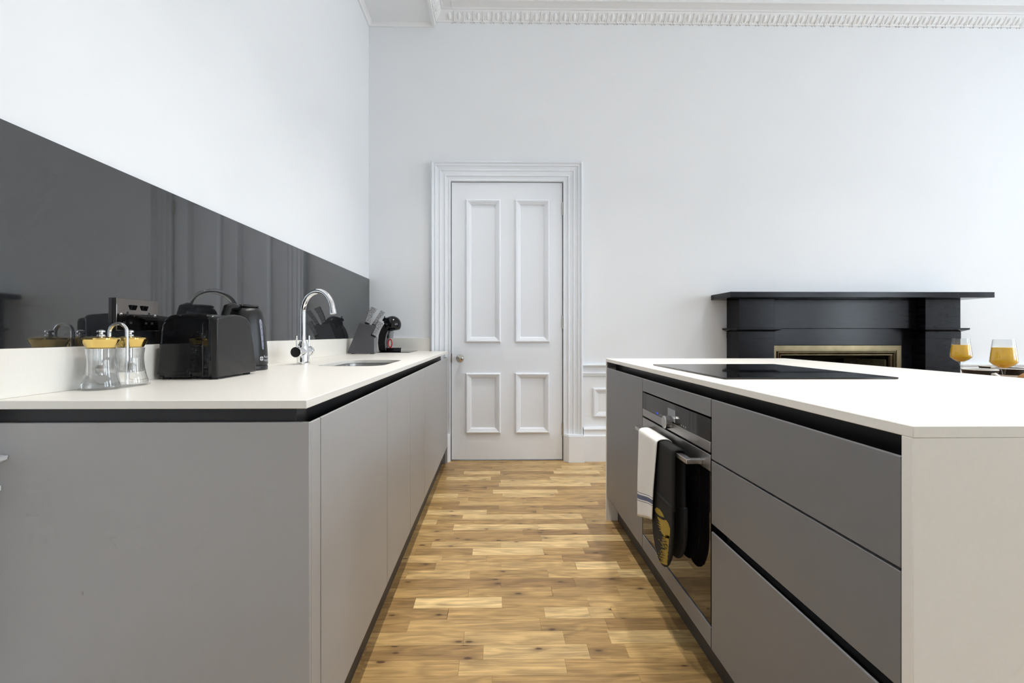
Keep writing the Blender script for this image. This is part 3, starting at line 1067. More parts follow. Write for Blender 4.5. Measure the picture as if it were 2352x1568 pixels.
# ---- toaster
to = empty('toaster', (-0.89, 1.435, W), 'glossy black two-slice toaster with a flat matt side panel', 'toaster')
z0, z1 = W + 0.006, 1.064
ol = [(-0.986, z0), (-0.974, 0.985)]
for i in range(0, 9):
    a = R(172 - 78 * i / 8)
    ol.append((-0.928 + 0.044 * math.cos(a), 1.008 + 0.050 * math.sin(a)))
ol += [(-0.900, 1.0605), (-0.870, 1.0610), (-0.840, 1.0590), (-0.814, 1.0560), (-0.814, z0)]
MB().prism(ol, 'y', 1.329, 1.512).build('body', 'black_plastic_gloss', to, bevel=0.014, seg=5, angle=50)
pts = [(1.327, z0), (1.327, 1.030)]
for i in range(1, 7):
    a = R(180 - 90 * i / 6)
    pts.append((1.341 + 0.014 * math.cos(a), 1.034 + 0.014 * math.sin(a)))
pts += [(1.38, 1.056), (1.42, 1.0605), (1.455, 1.058)]
for i in range(1, 9):
    a = R(80 - 78 * i / 8)
    pts.append((1.462 + 0.048 * math.cos(a), 1.006 + 0.050 * math.sin(a)))
pts += [(1.523, 0.97), (1.537, 0.91), (1.541, z0)]
MB().prism(pts, 'x', -0.822, -0.802).build('side_panel', 'black_plastic_satin', to, bevel=0.004, seg=3)
MB().prism([(a + (0.0015 if a < 1.4 else -0.002), b - (0.002 if b > z0 + 0.01 else 0)) for a, b in pts], 'x', -0.850, -0.8225).build('trim_band', 'black_plastic_gloss', to, bevel=0.006, seg=4)
MB().box(-0.952, -0.880, 1.3265, 1.345, W + 0.007, W + 0.023).build('crumb_tray', 'black_plastic_gloss', to, bevel=0.001)
for xx in (-0.925, -0.885):
    MB().box(xx - 0.012, xx + 0.012, 1.365, 1.480, z1 - 0.03, z1 - 0.006).build('bread_slot', 'black_rubber', to)
for fx_, fy_ in ((-0.962, 1.350), (-0.825, 1.348), (-0.962, 1.525), (-0.825, 1.522)):
    MB().lathe([(0, 0), (0.010, 0), (0.011, 0.007), (0, 0.007)], (fx_, fy_, W), 16).build('foot', 'black_rubber', to, smooth=True)

# ---- kettle
KX, KY = -0.9185, 1.690
ke = empty('kettle', (KX, KY, W), 'black plastic jug kettle with a pale water gauge behind the toaster', 'kettle')
MB().lathe([(0, 0), (0.071, 0), (0.0725, 0.004), (0.0725, 0.013), (0.070, 0.018), (0, 0.018)], (KX, KY, W), 48).build('base', 'black_plastic_satin', ke, smooth=True)
KP = [(0, 0.019), (0.0715, 0.019), (0.0728, 0.023), (0.0720, 0.05), (0.0700, 0.09), (0.0665, 0.13), (0.0625, 0.165), (0.0580, 0.195), (0.0535, 0.213), (0.047, 0.224), (0.038, 0.2285), (0, 0.2285)]
MB().lathe(KP, (KX, KY, W), 56).build('body', 'black_plastic_satin', ke, smooth=True)
def krad(z):
    for (r0_, z0_), (r1_, z1_) in zip(KP[1:], KP[2:]):
        if z0_ <= z <= z1_:
            return r0_ + (r1_ - r0_) * (z - z0_) / max(1e-6, z1_ - z0_)
    return 0.05
MB().lathe([(0, 0.2287), (0.044, 0.2287), (0.046, 0.232), (0.040, 0.237), (0.018, 0.239), (0, 0.239)], (KX, KY, W), 40).build('lid', 'black_plastic_gloss', ke, smooth=True)
hp = [(KX - 0.004, KY - 0.045, W + 0.222), (KX - 0.006, KY - 0.075, W + 0.228), (KX - 0.008, KY - 0.100, W + 0.222), (KX - 0.008, KY - 0.112, W + 0.195), (KX - 0.008, KY - 0.113, W + 0.15), (KX - 0.006, KY - 0.105, W + 0.10), (KX - 0.004, KY - 0.085, W + 0.065), (KX - 0.002, KY - 0.070, W + 0.058)]
MB().tube(hp, [0.014, 0.014, 0.0135, 0.0135, 0.013, 0.0125, 0.012, 0.012], 16).build('handle', 'black_plastic_gloss', ke, smooth=True)
MB().hexa([(KX - 0.018, KY + 0.045, W + 0.185), (KX + 0.018, KY + 0.045, W + 0.185), (KX + 0.012, KY + 0.062, W + 0.190), (KX - 0.012, KY + 0.062, W + 0.190),
           (KX - 0.026, KY + 0.030, W + 0.226), (KX + 0.026, KY + 0.030, W + 0.226), (KX + 0.010, KY + 0.078, W + 0.226), (KX - 0.010, KY + 0.078, W + 0.226)]).build('spout', 'black_plastic_satin', ke, bevel=0.004)
def on_kettle(a, z, off):
    r = krad(z) + off
    return (KX + r * math.cos(a), KY + r * math.sin(a), W + z)
gm = MB()
GA = R(-11.5)
N = 14
for i in range(N + 1):
    z = 0.075 + (0.185 - 0.075) * i / N
    hw = 0.0062 * (0.75 + 0.35 * i / N) * (0.55 if i in (0, N) else 1)
    for d in (-1, 0, 1):
        gm.v.append(on_kettle(GA + d * hw / krad(z), z, 0.0012 if d == 0 else 0.0006))
for i in range(N):
    for j in range(2):
        gm.f.append((i * 3 + j, i * 3 + j + 1, i * 3 + j + 4, i * 3 + j + 3))
gauge = gm.build('water_gauge', 'gauge_blue', ke, smooth=True)
dm = MB()
for z in (0.085, 0.105, 0.128, 0.150, 0.165):
    c0 = on_kettle(GA, z, 0.0016)
    kk = len(dm.v)
    for j in range(8):
        t = 2 * PI * j / 8
        dm.v.append(on_kettle(GA + 0.0016 * math.cos(t) / krad(z), z + 0.0016 * math.sin(t), 0.0018))
    dm.f.append(tuple(range(kk, kk + 8)))
dm.build('gauge_mark', 'black_rubber', gauge)

def text_mesh(body, size):
    cu = bpy.data.curves.new('lettering', 'FONT')
    cu.body = body
    cu.size = size
    cu.resolution_u = 2
    ob = bpy.data.objects.new('lettering', cu)
    C.objects.link(ob)
    dg = bpy.context.evaluated_depsgraph_get()
    me = bpy.data.meshes.new_from_object(ob.evaluated_get(dg))
    bpy.data.objects.remove(ob)
    return me
def kettle_text(body, size, a0, z0_):
    me = text_mesh(body, size)
    bm = bmesh.new()
    bm.from_mesh(me)
    bmesh.ops.subdivide_edges(bm, edges=[e for e in bm.edges if e.calc_length() > 0.003], cuts=1)
    for v in bm.verts:
        r = krad(z0_ + v.co.y) + 0.0006
        p = on_kettle(a0 + v.co.x / r, z0_ + v.co.y, 0.0006)
        v.co = Vector(p) - ORIG[ke.name]
    bm.to_mesh(me)
    bm.free()
    me.materials.append(MATS['print_grey'])
    o = bpy.data.objects.new('lettering', me)
    C.objects.link(o)
    o.parent = ke
TA = R(-9)
kettle_text('Russell', 0.0130, TA, 0.0445)
kettle_text('Hobbs', 0.0130, TA, 0.0315)
em = MB()
ca, cz_, rr_ = TA - 0.0110 / 0.072, 0.0425, 0.0085
for (b0, b1) in ((8, 82), (98, 172), (188, 262), (278, 352)):
    kk = len(em.v)
    em.v.append(on_kettle(ca + 0.0012 * math.cos(R((b0 + b1) / 2)) / 0.078, cz_ + 0.0012 * math.sin(R((b0 + b1) / 2)), 0.0007))
    for j in range(7):
        t = R(b0 + (b1 - b0) * j / 6)
        em.v.append(on_kettle(ca + rr_ * math.cos(t) / 0.078, cz_ + rr_ * math.sin(t), 0.0007))
    for j in range(6):
        em.f.append((kk, kk + 1 + j, kk + 2 + j))
em.build('emblem', 'print_grey', ke)

# ---- knife block and knives
kb = empty('knife_block', (-0.89, 3.08, W), 'slanted dark grey knife block in the far corner of the left worktop', 'knife block')
YK0, YK1 = 3.035, 3.115
poly = [(-0.984, W + 0.010), (-0.976, W + 0.004), (-0.812, W + 0.004), (-0.808, W + 0.008), (-0.808, 0.980), (-0.832, 0.990), (-0.800, 1.058), (-0.905, 1.073)]
MB().prism(poly, 'y', YK0, YK1).build('body', 'block_grey', kb, bevel=0.0015)
MB().prism([(-0.8078, W + 0.008), (-0.8074, W + 0.008), (-0.8074, 0.979), (-0.8078, 0.979)], 'y', YK0 + 0.002, YK1 - 0.002).build('side_face', 'block_edge', kb)
MB().prism([(-0.829, 0.9915), (-0.8265, 0.991), (-0.7955, 1.057), (-0.798, 1.058)], 'y', YK0 + 0.006, YK1 - 0.006).build('slot_face', 'black_rubber', kb)
for fx_ in (-0.955, -0.83):
    for fy_ in (YK0 + 0.012, YK1 - 0.012):
        MB().lathe([(0, 0), (0.007, 0), (0.007, 0.0045), (0, 0.0045)], (fx_, fy_, W), 12).build('foot', 'black_rubber', kb)
def knife(base, tip, w, belly, yc, label):
    bx_, bz_ = base
    tx_, tz_ = tip
    d = Vector((tx_ - bx_, 0, tz_ - bz_))
    L_ = d.length
    d.normalize()
    nrm = Vector((d.z, 0, -d.x))
    t = empty('kitchen_knife', (bx_, yc, bz_), label, 'knife', 'speckled-handled knives in the block')
    up, lo = [], []
    for i in range(9):
        u = i / 8
        c = Vector((bx_, 0, bz_)) + d * (L_ * u)
        wob = belly * math.sin(PI * u) * -1
        hw = w / 2 * (0.80 + 0.30 * u)
        up.append(c + nrm * (hw + wob))
        lo.append(c - nrm * (hw - wob * 0.6))
    poly = [(p.x, p.z) for p in up] + [(p.x, p.z) for p in reversed(lo)]
    MB().prism(poly, 'y', yc - 0.009, yc + 0.009).build('handle', 'granite_handle', t, bevel=0.003, seg=3)
    b0 = Vector((bx_, 0, bz_))
    q = [b0 + nrm * w * 0.40, b0 - nrm * w * 0.40, b0 - nrm * w * 0.36 - d * 0.012, b0 + nrm * w * 0.36 - d * 0.012]
    MB().prism([(p.x, p.z) for p in q], 'y', yc - 0.005, yc + 0.005).build('bolster', 'black_plastic_satin', t)
knife((-0.858, 1.077), (-0.812, 1.178), 0.038, 0.006, 3.060, 'largest speckled grey knife handle standing out of the top of the block')
knife((-0.815, 1.066), (-0.752, 1.155), 0.027, 0.003, 3.062, 'slim speckled grey knife handle at the middle of the block')
knife((-0.812, 0.994), (-0.762, 1.082), 0.038, 0.005, 3.050, 'lowest speckled grey knife handle, in front of the coffee machine')

# ---- glass board and coffee machine
gb = fill_prism(rrect(-0.945, -0.616, 3.245, 3.600, 0.012), [], W, W + 0.0045).build('worktop_board', 'black_glass', None, bevel=0.0008)
tag(gb, 'thin black glass board lying under the coffee machine', 'board')
MX, MY, MZ = -0.805, 3.46, W + 0.005
cm = empty('coffee_machine', (MX, MY, MZ), 'rounded black pod coffee machine with a red lever beside the knife block', 'coffee machine')
# curved pedestal
ped = MB()
prf = [(-0.070, 0.0), (-0.010, 0.0), (-0.018, 0.03), (-0.020, 0.07), (-0.008, 0.11), (0.014, 0.150), (0.010, 0.190), (-0.030, 0.205), (-0.055, 0.165), (-0.072, 0.12), (-0.078, 0.06)]
ped.prism([(MX + a, MZ + b) for a, b in prf], 'y', MY - 0.045, MY + 0.045)
ped.build('pedestal', 'black_plastic_satin', cm, bevel=0.008, seg=3)
MB().prism([(MX + a, MZ + b) for a, b in ((-0.019, 0.025), (-0.014, 0.025), (-0.017, 0.07), (-0.008, 0.12), (0.004, 0.150), (-0.003, 0.150), (-0.015, 0.12), (-0.023, 0.07))], 'y', MY - 0.047, MY - 0.042).build('side_strip', 'grey_plastic', cm)
hd = MB()
cx_, cz_ = MX + 0.022, MZ + 0.198
pr = []
for i in range(17):
    a = -PI / 2 + PI * i / 16
    pr.append((max(0.0, 0.066 * math.cos(a)), 0.066 * math.sin(a)))
hd.lathe(pr, (cx_, MY, cz_), 36)
nv = []
for (a, b, c) in hd.v:
    u, w_ = a - cx_, c - cz_
    if w_ < -0.035 and u > -0.01:
        w_ = -0.035 + (w_ + 0.035) * 0.35
    nv.append((cx_ + u, b, cz_ + w_))
hd.v = nv
hd.build('head', 'black_plastic_gloss', cm, smooth=True)
MB().tube([(cx_ - 0.035, MY, cz_ + 0.040), (cx_ - 0.062, MY, cz_ + 0.038), (cx_ - 0.070, MY, cz_ + 0.028)], [0.016, 0.013, 0.008], 14).build('spout_cover', 'black_plastic_gloss', cm, smooth=True)
MB().box(cx_ - 0.062, cx_ - 0.055, MY - 0.006, MY + 0.006, cz_ + 0.045, cz_ + 0.064).build('lock_lever', 'black_plastic_satin', cm, bevel=0.002)
MB().lathe([(0, 0), (0.020, 0), (0.022, 0.03), (0.026, 0.055), (0, 0.055)], (cx_ - 0.012, MY - 0.01, MZ + 0.095), 20).build('pod_holder', 'grey_plastic', cm, smooth=True)
rp = [(MX + 0.012 + 0.013 * math.cos(2 * PI * i / 24), MY - 0.03, MZ + 0.058 + 0.031 * math.sin(2 * PI * i / 24)) for i in range(24)]
MB().tube(rp, 0.0042, 10, closed=True).build('handle_loop', 'red_plastic', cm, smooth=True)
MB().lathe([(0, 0.0), (0.050, 0.0), (0.052, 0.006), (0.050, 0.012), (0.053, 0.014), (0.055, 0.022), (0.050, 0.024), (0, 0.020)], (MX + 0.035, MY - 0.005, MZ), 32).build('drip_tray', 'black_plastic_satin', cm, smooth=True)

# ================================================================== ISLAND
XI = 0.592
XIB = 1.572
YI0, YI1 = 0.641, 2.462
iw = empty('island_worktop', (1.08, 1.55, 0), 'pale cream stone island worktop with matching slab ends down to the floor', 'worktop')
box('top', XI, XIB, YI0, YI1, WT, W, 'quartz', iw, bevel=0.0012)
box('end_slab', XI, XIB, YI0, YI0 + 0.019, 0.0, WT, 'quartz', iw, bevel=0.0010)
box('end_slab', XI, XIB, YI1 - 0.014, YI1, 0.0, WT, 'quartz', iw, bevel=0.0010)
XF = XI + 0.001         # front plane of the island doors
XK = 1.19
def carcass(y0, y1, parent, full=True):
    b = MB()
    b.box(XF + 0.055, XK, y0, y0 + 0.016, DB, WT - 0.001).box(XF + 0.055, XK, y1 - 0.016, y1, DB, WT - 0.001)
    b.box(XK - 0.012, XK, y0 + 0.016, y1 - 0.016, DB, WT - 0.001).box(XF + 0.022, XK - 0.012, y0 + 0.016, y1 - 0.016, DB, DB + 0.016)
    b.build('body', 'island_paint', parent)
    MB().prism([(XF + 0.022, 0.772), (XF + 0.022, 0.778), (XF + 0.040, 0.778), (XF + 0.050, 0.788), (XF + 0.050, WT - 0.001), (XF + 0.056, WT - 0.001), (XF + 0.056, 0.772)],
               'y', y0 - 0.0012, y1 + 0.002).build('handle_channel', 'channel_black', parent)
fc = empty('base_cabinet', (0.89, 2.145, 0), 'grey cabinet with one plain door at the far end of the island', 'cabinet')
carcass(1.848, 2.444, fc)
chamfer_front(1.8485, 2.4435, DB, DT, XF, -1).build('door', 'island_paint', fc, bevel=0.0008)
MB().box(XF + 0.001, XF + 0.05, 2.440, 2.447, DT, WT - 0.001).build('end_filler', 'island_paint', fc)

dr = empty('drawer_unit', (0.89, 0.957, 0), 'grey three-drawer cabinet at the near end of the island', 'drawer unit')
carcass(0.662, 1.252, dr)
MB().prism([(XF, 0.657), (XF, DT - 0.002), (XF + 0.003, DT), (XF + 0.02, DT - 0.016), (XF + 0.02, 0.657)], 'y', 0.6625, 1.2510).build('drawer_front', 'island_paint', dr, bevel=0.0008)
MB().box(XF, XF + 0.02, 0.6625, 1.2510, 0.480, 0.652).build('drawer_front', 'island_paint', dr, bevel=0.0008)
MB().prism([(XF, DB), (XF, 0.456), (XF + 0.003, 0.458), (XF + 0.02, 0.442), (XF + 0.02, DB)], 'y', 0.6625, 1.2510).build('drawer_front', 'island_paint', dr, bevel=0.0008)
MB().prism([(XF + 0.022, 0.430), (XF + 0.040, 0.430), (XF + 0.046, 0.440), (XF + 0.046, 0.500), (XF + 0.052, 0.500), (XF + 0.052, 0.424), (XF + 0.022, 0.424)], 'y', 0.679, 1.235).build('handle_channel', 'channel_black', dr)
MB().box(XF + 0.021, XF + 0.024, 0.679, 1.235, 0.50, 0.77).build('drawer_box_front', 'channel_black', dr)

oh = empty('oven_housing', (0.89, 1.55, 0), 'grey oven housing with filler panels above and below the oven', 'cabinet')
carcass(1.256, 1.844, oh)
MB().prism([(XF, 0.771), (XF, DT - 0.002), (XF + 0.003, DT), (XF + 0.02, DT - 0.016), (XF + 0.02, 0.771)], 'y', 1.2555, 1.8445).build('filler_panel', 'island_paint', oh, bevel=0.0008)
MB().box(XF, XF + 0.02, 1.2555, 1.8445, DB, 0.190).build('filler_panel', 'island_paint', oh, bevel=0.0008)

ov = empty('oven', (XF, 1.55, 0.197), 'built-in black glass and steel oven in the island', 'oven')
OY0, OY1 = 1.2575, 1.8420
box('casing', XF + 0.022, 1.15, OY0 + 0.017, OY1 - 0.017, 0.20, 0.765, 'channel_black', ov)
fasc = box('control_panel', XF + 0.001, XF + 0.022, OY0, OY1, 0.7015, 0.7655, 'oven_glass', ov, bevel=0.0008)
box('fascia_strip', XF - 0.0005, XF + 0.022, OY0, OY1, 0.6725, 0.701, 'steel_brushed', ov, bevel=0.0008)
MB().box(XF + 0.0003, XF + 0.0012, 1.507, 1.574, 0.706, 0.747).build('display', 'screen_grey', fasc)
MB().box(XF + 0.0003, XF + 0.0012, 1.668, 1.684, 0.7065, 0.7125).build('indicator_light', 'blue_led', fasc)
for i, yc in enumerate((1.645, 1.63, 1.615, 1.455, 1.44, 1.425)):
    MB().box(XF + 0.0004, XF + 0.0012, yc - 0.003, yc + 0.003, 0.7065, 0.7105).build('touch_symbol', 'screen_grey', fasc)
kn = MB().lathe([(0, 0), (0.0205, 0), (0.0215, 0.002), (0.0215, 0.0215), (0.020, 0.0235), (0, 0.0235)], (0, 0, 0), 36)
kn.v = [(XF - 0.0005 - z, 1.548 + x_, 0.7015 + y_) for x_, y_, z in kn.v]
kn.build('control_knob', 'steel', ov, smooth=True)
dd = box('oven_door', XF + 0.001, XF + 0.022, OY0, OY1, 0.197, 0.6205, 'oven_glass', ov, bevel=0.0008)
box('door_top_strip', XF - 0.0005, XF + 0.022, OY0, OY1, 0.6208, 0.6655, 'steel_brushed', dd, bevel=0.0008)
hb = MB().prism([(XF - 0.046, 1.306), (XF - 0.0005, 1.306), (XF - 0.0005, 1.326), (XF - 0.027, 1.326), (XF - 0.027, 1.774), (XF - 0.0005, 1.774), (XF - 0.0005, 1.794), (XF - 0.046, 1.794)], 'z', 0.627, 0.640)
hb.build('handle', 'steel', dd, bevel=0.0010)

ip = box('plinth', XF + 0.060, XF + 0.076, YI0 + 0.0195, YI1 - 0.0145, 0.0, DB, 'plinth_dark')
tag(ip, 'dark recessed plinth under the island cabinets', 'plinth')
bp_ = box('back_panel', XK + 0.002, XK + 0.020, YI0 + 0.0195, YI1 - 0.0145, 0.0, WT - 0.001, 'island_paint')
tag(bp_, 'grey panel closing the back of the island below the overhang', 'panel')

# induction hob
ho = empty('induction_hob', (0.915, 1.6125, W), 'flat black glass induction hob set on the island worktop', 'hob')
fill_prism(rrect(0.659, 1.171, 1.312, 1.915, 0.004, 3), [], W + 0.0008, W + 0.0055).build('glass_plate', 'black_glass', ho, bevel=0.0010)
box('seal', 0.664, 1.166, 1.317, 1.910, W, W + 0.0008, 'black_rubber', ho)

# ---- tea towel and oven glove over the oven handle
def drape(y0, y1, xf, xb, zt, zf, zbk, ny=20, nf=30, nb=20, wave=0.003, seed=0, slant=0.0, taper=0.0):
    """cloth strip folded over the handle: front fall at x=xf, back fall at x=xb."""
    rnd = random.Random(seed)
    path = []
    Lf = zt - zf
    for i in range(nf + 1):
        path.append((xf, zf + Lf * i / nf, 1 - i / nf))
    r = (xb - xf) / 2
    for i in range(1, 9):
        a = PI - PI * i / 9
        path.append((xf + r + r * math.cos(a), zt + 0.45 * r * math.sin(a), 0.0))
    for i in range(nb + 1):
        path.append((xb, zt - (zt - zbk) * i / nb, 0.0))
    vs, uv = [], []
    tot = len(path)
    for k_, (px, pz, u) in enumerate(path):
        for j in range(ny + 1):
            w_ = j / ny
            yv = y0 + (y1 - y0) * w_
            if k_ <= nf:
                yv = yv + taper * u * (1 - w_)
                dx = -abs(wave) * (1 + math.sin(w_ * 7.0 + seed)) * min(1, u * 1.6)
                dz = slant * u * (w_ - 0.5)
            else:
                dx, dz = 0, 0
            vs.append((px + dx, yv, pz + dz))
            uv.append((w_, u))
    fs = [(a * (ny + 1) + j, a * (ny + 1) + j + 1, (a + 1) * (ny + 1) + j + 1, (a + 1) * (ny + 1) + j) for a in range(tot - 1) for j in range(ny)]
    return vs, fs, uv
tw = empty('tea_towel', (0.545, 1.62, 0.64), 'white tea towel with blue stripes hung over the oven handle', 'towel')
vs_, fs_, uv_ = drape(1.500, 1.690, 0.5300, 0.5790, 0.6425, 0.352, 0.40, wave=0.0035, seed=2, slant=-0.05, taper=0.030)
mb = MB().add(vs_, fs_)
o = mb.build('cloth', 'towel_cloth', tw, smooth=True, fix=False, solid=0.0030)
uvl = o.data.uv_layers.new(name='UVMap')
for lp in o.data.loops:
    uvl.data[lp.index].uv = uv_[lp.vertex_index]

gl = empty('oven_glove', (0.545, 1.45, 0.64), 'long black double oven glove with a gold print hung over the oven handle', 'oven glove')
def glove_outline(y0, y1, zt, zb, n=14):
    r = (y1 - y0) / 2
    yc = (y0 + y1) / 2
    pts = [(y0, zt), (y1, zt)]
    for i in range(n + 1):
        a = -PI * i / n
        pts.append((yc + r * math.cos(a), zb + 0.13 + 0.13 * math.sin(a)))
    return pts
# strap passing over the handle
st = drape(1.380, 1.566, 0.5410, 0.5730, 0.6405, 0.46, 0.46, ny=8, nf=12, nb=10, wave=0.0, seed=1)
MB().add(st[0], st[1]).build('strap', 'glove_black', gl, smooth=True, fix=False, solid=0.006)
pk = MB().prism(glove_outline(1.386, 1.568, 0.475, 0.252), 'x', 0.5350, 0.5450).build('front_pocket', 'glove_black', gl, bevel=0.006, seg=3)
MB().prism(glove_outline(1.372, 1.560, 0.475, 0.285), 'x', 0.5690, 0.5810).build('back_pocket', 'glove_black', gl, bevel=0.006, seg=3)
hem = MB().tube([(0.5350, 1.393, 0.470), (0.5350, 1.561, 0.470)], 0.0016, 8)
hem.build('pocket_hem', 'glove_black', pk, smooth=True)
# gold print: solid forms breaking up into ragged brush strokes
gp = MB()
for q in [[(1.5362, 0.4108), (1.5142, 0.4248), (1.4833, 0.4283), (1.4618, 0.4246), (1.4473, 0.4171), (1.4665, 0.4117), (1.4947, 0.4056), (1.5122, 0.4048), (1.5281, 0.4042)], [(1.5093, 0.396), (1.4871, 0.3998), (1.4618, 0.4039), (1.4304, 0.416), (1.413, 0.4134), (1.3977, 0.4026), (1.4002, 0.3862), (1.4044, 0.3664), (1.4234, 0.3637), (1.4339, 0.3551), (1.4482, 0.3553), (1.4554, 0.3594), (1.4665, 0.3573), (1.4739, 0.3614), (1.4947, 0.3575), (1.472, 0.3683), (1.5044, 0.3654), (1.4702, 0.3747), (1.5122, 0.3707), (1.4776, 0.38), (1.5083, 0.3809), (1.4814, 0.3865), (1.5025, 0.3895)], [(1.4418, 0.3644), (1.4293, 0.3699), (1.4039, 0.3765), (1.4039, 0.3733), (1.4193, 0.3671)], [(1.4565, 0.3549), (1.4438, 0.3605), (1.4056, 0.3728), (1.4056, 0.37), (1.4211, 0.3638)], [(1.4705, 0.3457), (1.4576, 0.3514), (1.4046, 0.3704), (1.4046, 0.368), (1.42, 0.3617)], [(1.4651, 0.345), (1.4523, 0.3507), (1.4064, 0.3666), (1.4064, 0.3644), (1.4219, 0.3581)], [(1.4719, 0.3389), (1.4589, 0.3446), (1.4072, 0.3633), (1.4072, 0.3609), (1.4227, 0.3545)], [(1.4762, 0.3338), (1.4632, 0.3397), (1.4076, 0.3601), (1.4076, 0.3575), (1.4231, 0.3511)], [(1.5037, 0.3228), (1.4941, 0.3265), (1.4845, 0.3281), (1.4902, 0.3252)], [(1.4444, 0.3451), (1.4319, 0.3507), (1.4062, 0.3578), (1.4062, 0.3555), (1.4217, 0.3491)], [(1.4656, 0.3369), (1.4564, 0.3403), (1.4473, 0.3418), (1.4528, 0.339)], [(1.4731, 0.329), (1.4602, 0.3349), (1.408, 0.3541), (1.408, 0.3513), (1.4235, 0.3448)], [(1.4884, 0.3235), (1.4789, 0.3271), (1.4696, 0.3286), (1.4752, 0.3258)], [(1.4786, 0.3235), (1.4655, 0.3294), (1.4095, 0.3504), (1.4095, 0.3472), (1.4251, 0.3407)], [(1.4559, 0.3307), (1.4433, 0.3365), (1.4102, 0.3471), (1.4102, 0.3443), (1.4258, 0.3378)], [(1.478, 0.322), (1.4686, 0.3256), (1.4594, 0.3271), (1.4649, 0.3243)], [(1.4451, 0.3326), (1.4327, 0.3384), (1.4095, 0.3445), (1.4095, 0.3413), (1.4251, 0.3347)], [(1.4693, 0.3229), (1.46, 0.3264), (1.4509, 0.328), (1.4564, 0.3251)], [(1.4464, 0.329), (1.4339, 0.3348), (1.4123, 0.3403), (1.4123, 0.3376), (1.4279, 0.331)], [(1.4673, 0.3207), (1.4581, 0.3243), (1.449, 0.3258), (1.4545, 0.323)], [(1.4669, 0.3165), (1.4541, 0.3224), (1.4112, 0.3378), (1.4112, 0.335), (1.4268, 0.3284)], [(1.4821, 0.3108), (1.4727, 0.3144), (1.4635, 0.3161), (1.469, 0.3132)], [(1.4479, 0.3223), (1.4353, 0.3281), (1.4116, 0.3347), (1.4116, 0.3318), (1.4272, 0.3251)], [(1.4655, 0.3154), (1.4563, 0.319), (1.4473, 0.3206), (1.4527, 0.3177)], [(1.4467, 0.3198), (1.4342, 0.3256), (1.4117, 0.3316), (1.4117, 0.3284), (1.4273, 0.3217)], [(1.4803, 0.301), (1.4672, 0.3071), (1.4132, 0.328), (1.4132, 0.3254), (1.4288, 0.3186)], [(1.4847, 0.2958), (1.4716, 0.302), (1.4147, 0.3243), (1.4147, 0.3216), (1.4304, 0.3147)], [(1.4668, 0.3011), (1.454, 0.3072), (1.4164, 0.3205), (1.4164, 0.3181), (1.4322, 0.3112)], [(1.4915, 0.2908), (1.482, 0.2946), (1.4726, 0.2964), (1.4782, 0.2934)], [(1.4711, 0.296), (1.4582, 0.3022), (1.414, 0.3187), (1.414, 0.3158), (1.4296, 0.3089)], [(1.485, 0.2863), (1.4718, 0.2926), (1.4158, 0.3149), (1.4158, 0.312), (1.4315, 0.3051)], [(1.5068, 0.2773), (1.4971, 0.2812), (1.4875, 0.2831), (1.4932, 0.28)], [(1.4619, 0.2943), (1.4491, 0.3004), (1.4186, 0.3106), (1.4186, 0.3079), (1.4343, 0.3009)], [(1.4791, 0.2873), (1.4698, 0.2912), (1.4606, 0.2929), (1.4661, 0.2899)], [(1.4942, 0.2756), (1.4809, 0.2821), (1.4185, 0.3076), (1.4185, 0.3052), (1.4343, 0.2981)], [(1.5202, 0.2645), (1.5103, 0.2685), (1.5006, 0.2705), (1.5064, 0.2673)], [(1.4669, 0.2857), (1.454, 0.292), (1.4177, 0.3051), (1.4177, 0.3019), (1.4334, 0.2949)], [(1.4855, 0.2781), (1.476, 0.282), (1.4667, 0.2838), (1.4723, 0.2808)], [(1.471, 0.2807), (1.4581, 0.2869), (1.4176, 0.3021), (1.4176, 0.2996), (1.4334, 0.2925)], [(1.4969, 0.2694), (1.4874, 0.2734), (1.4779, 0.2753), (1.4836, 0.2722)], [(1.4895, 0.2685), (1.4762, 0.275), (1.4182, 0.2988), (1.4182, 0.2965), (1.434, 0.2893)], [(1.5148, 0.2575), (1.505, 0.2616), (1.4954, 0.2636), (1.5012, 0.2604)], [(1.4685, 0.2757), (1.4557, 0.282), (1.4205, 0.2948), (1.4205, 0.2916), (1.4363, 0.2844)], [(1.4845, 0.2692), (1.4751, 0.2732), (1.4658, 0.275), (1.4713, 0.272)], [(1.4768, 0.2685), (1.4638, 0.275), (1.4221, 0.291), (1.4221, 0.2887), (1.4379, 0.2815)], [(1.4885, 0.2596), (1.4753, 0.2662), (1.4216, 0.2882), (1.4216, 0.2858), (1.4374, 0.2785)], [(1.5073, 0.2517), (1.4976, 0.2558), (1.488, 0.2579), (1.4937, 0.2547)], [(1.5009, 0.2504), (1.4874, 0.2571), (1.4207, 0.2857), (1.4207, 0.2825), (1.4365, 0.2752)], [(1.5296, 0.2375), (1.5196, 0.2418), (1.5098, 0.2439), (1.5157, 0.2406)], [(1.4808, 0.2573), (1.4677, 0.2638), (1.4214, 0.2823), (1.4214, 0.2793), (1.4373, 0.2719)]]:
    gp.add([(0.5345, a, b) for a, b in q], [tuple(range(len(q)))])
gp.build('gold_print', 'glove_gold', pk, fix=True)

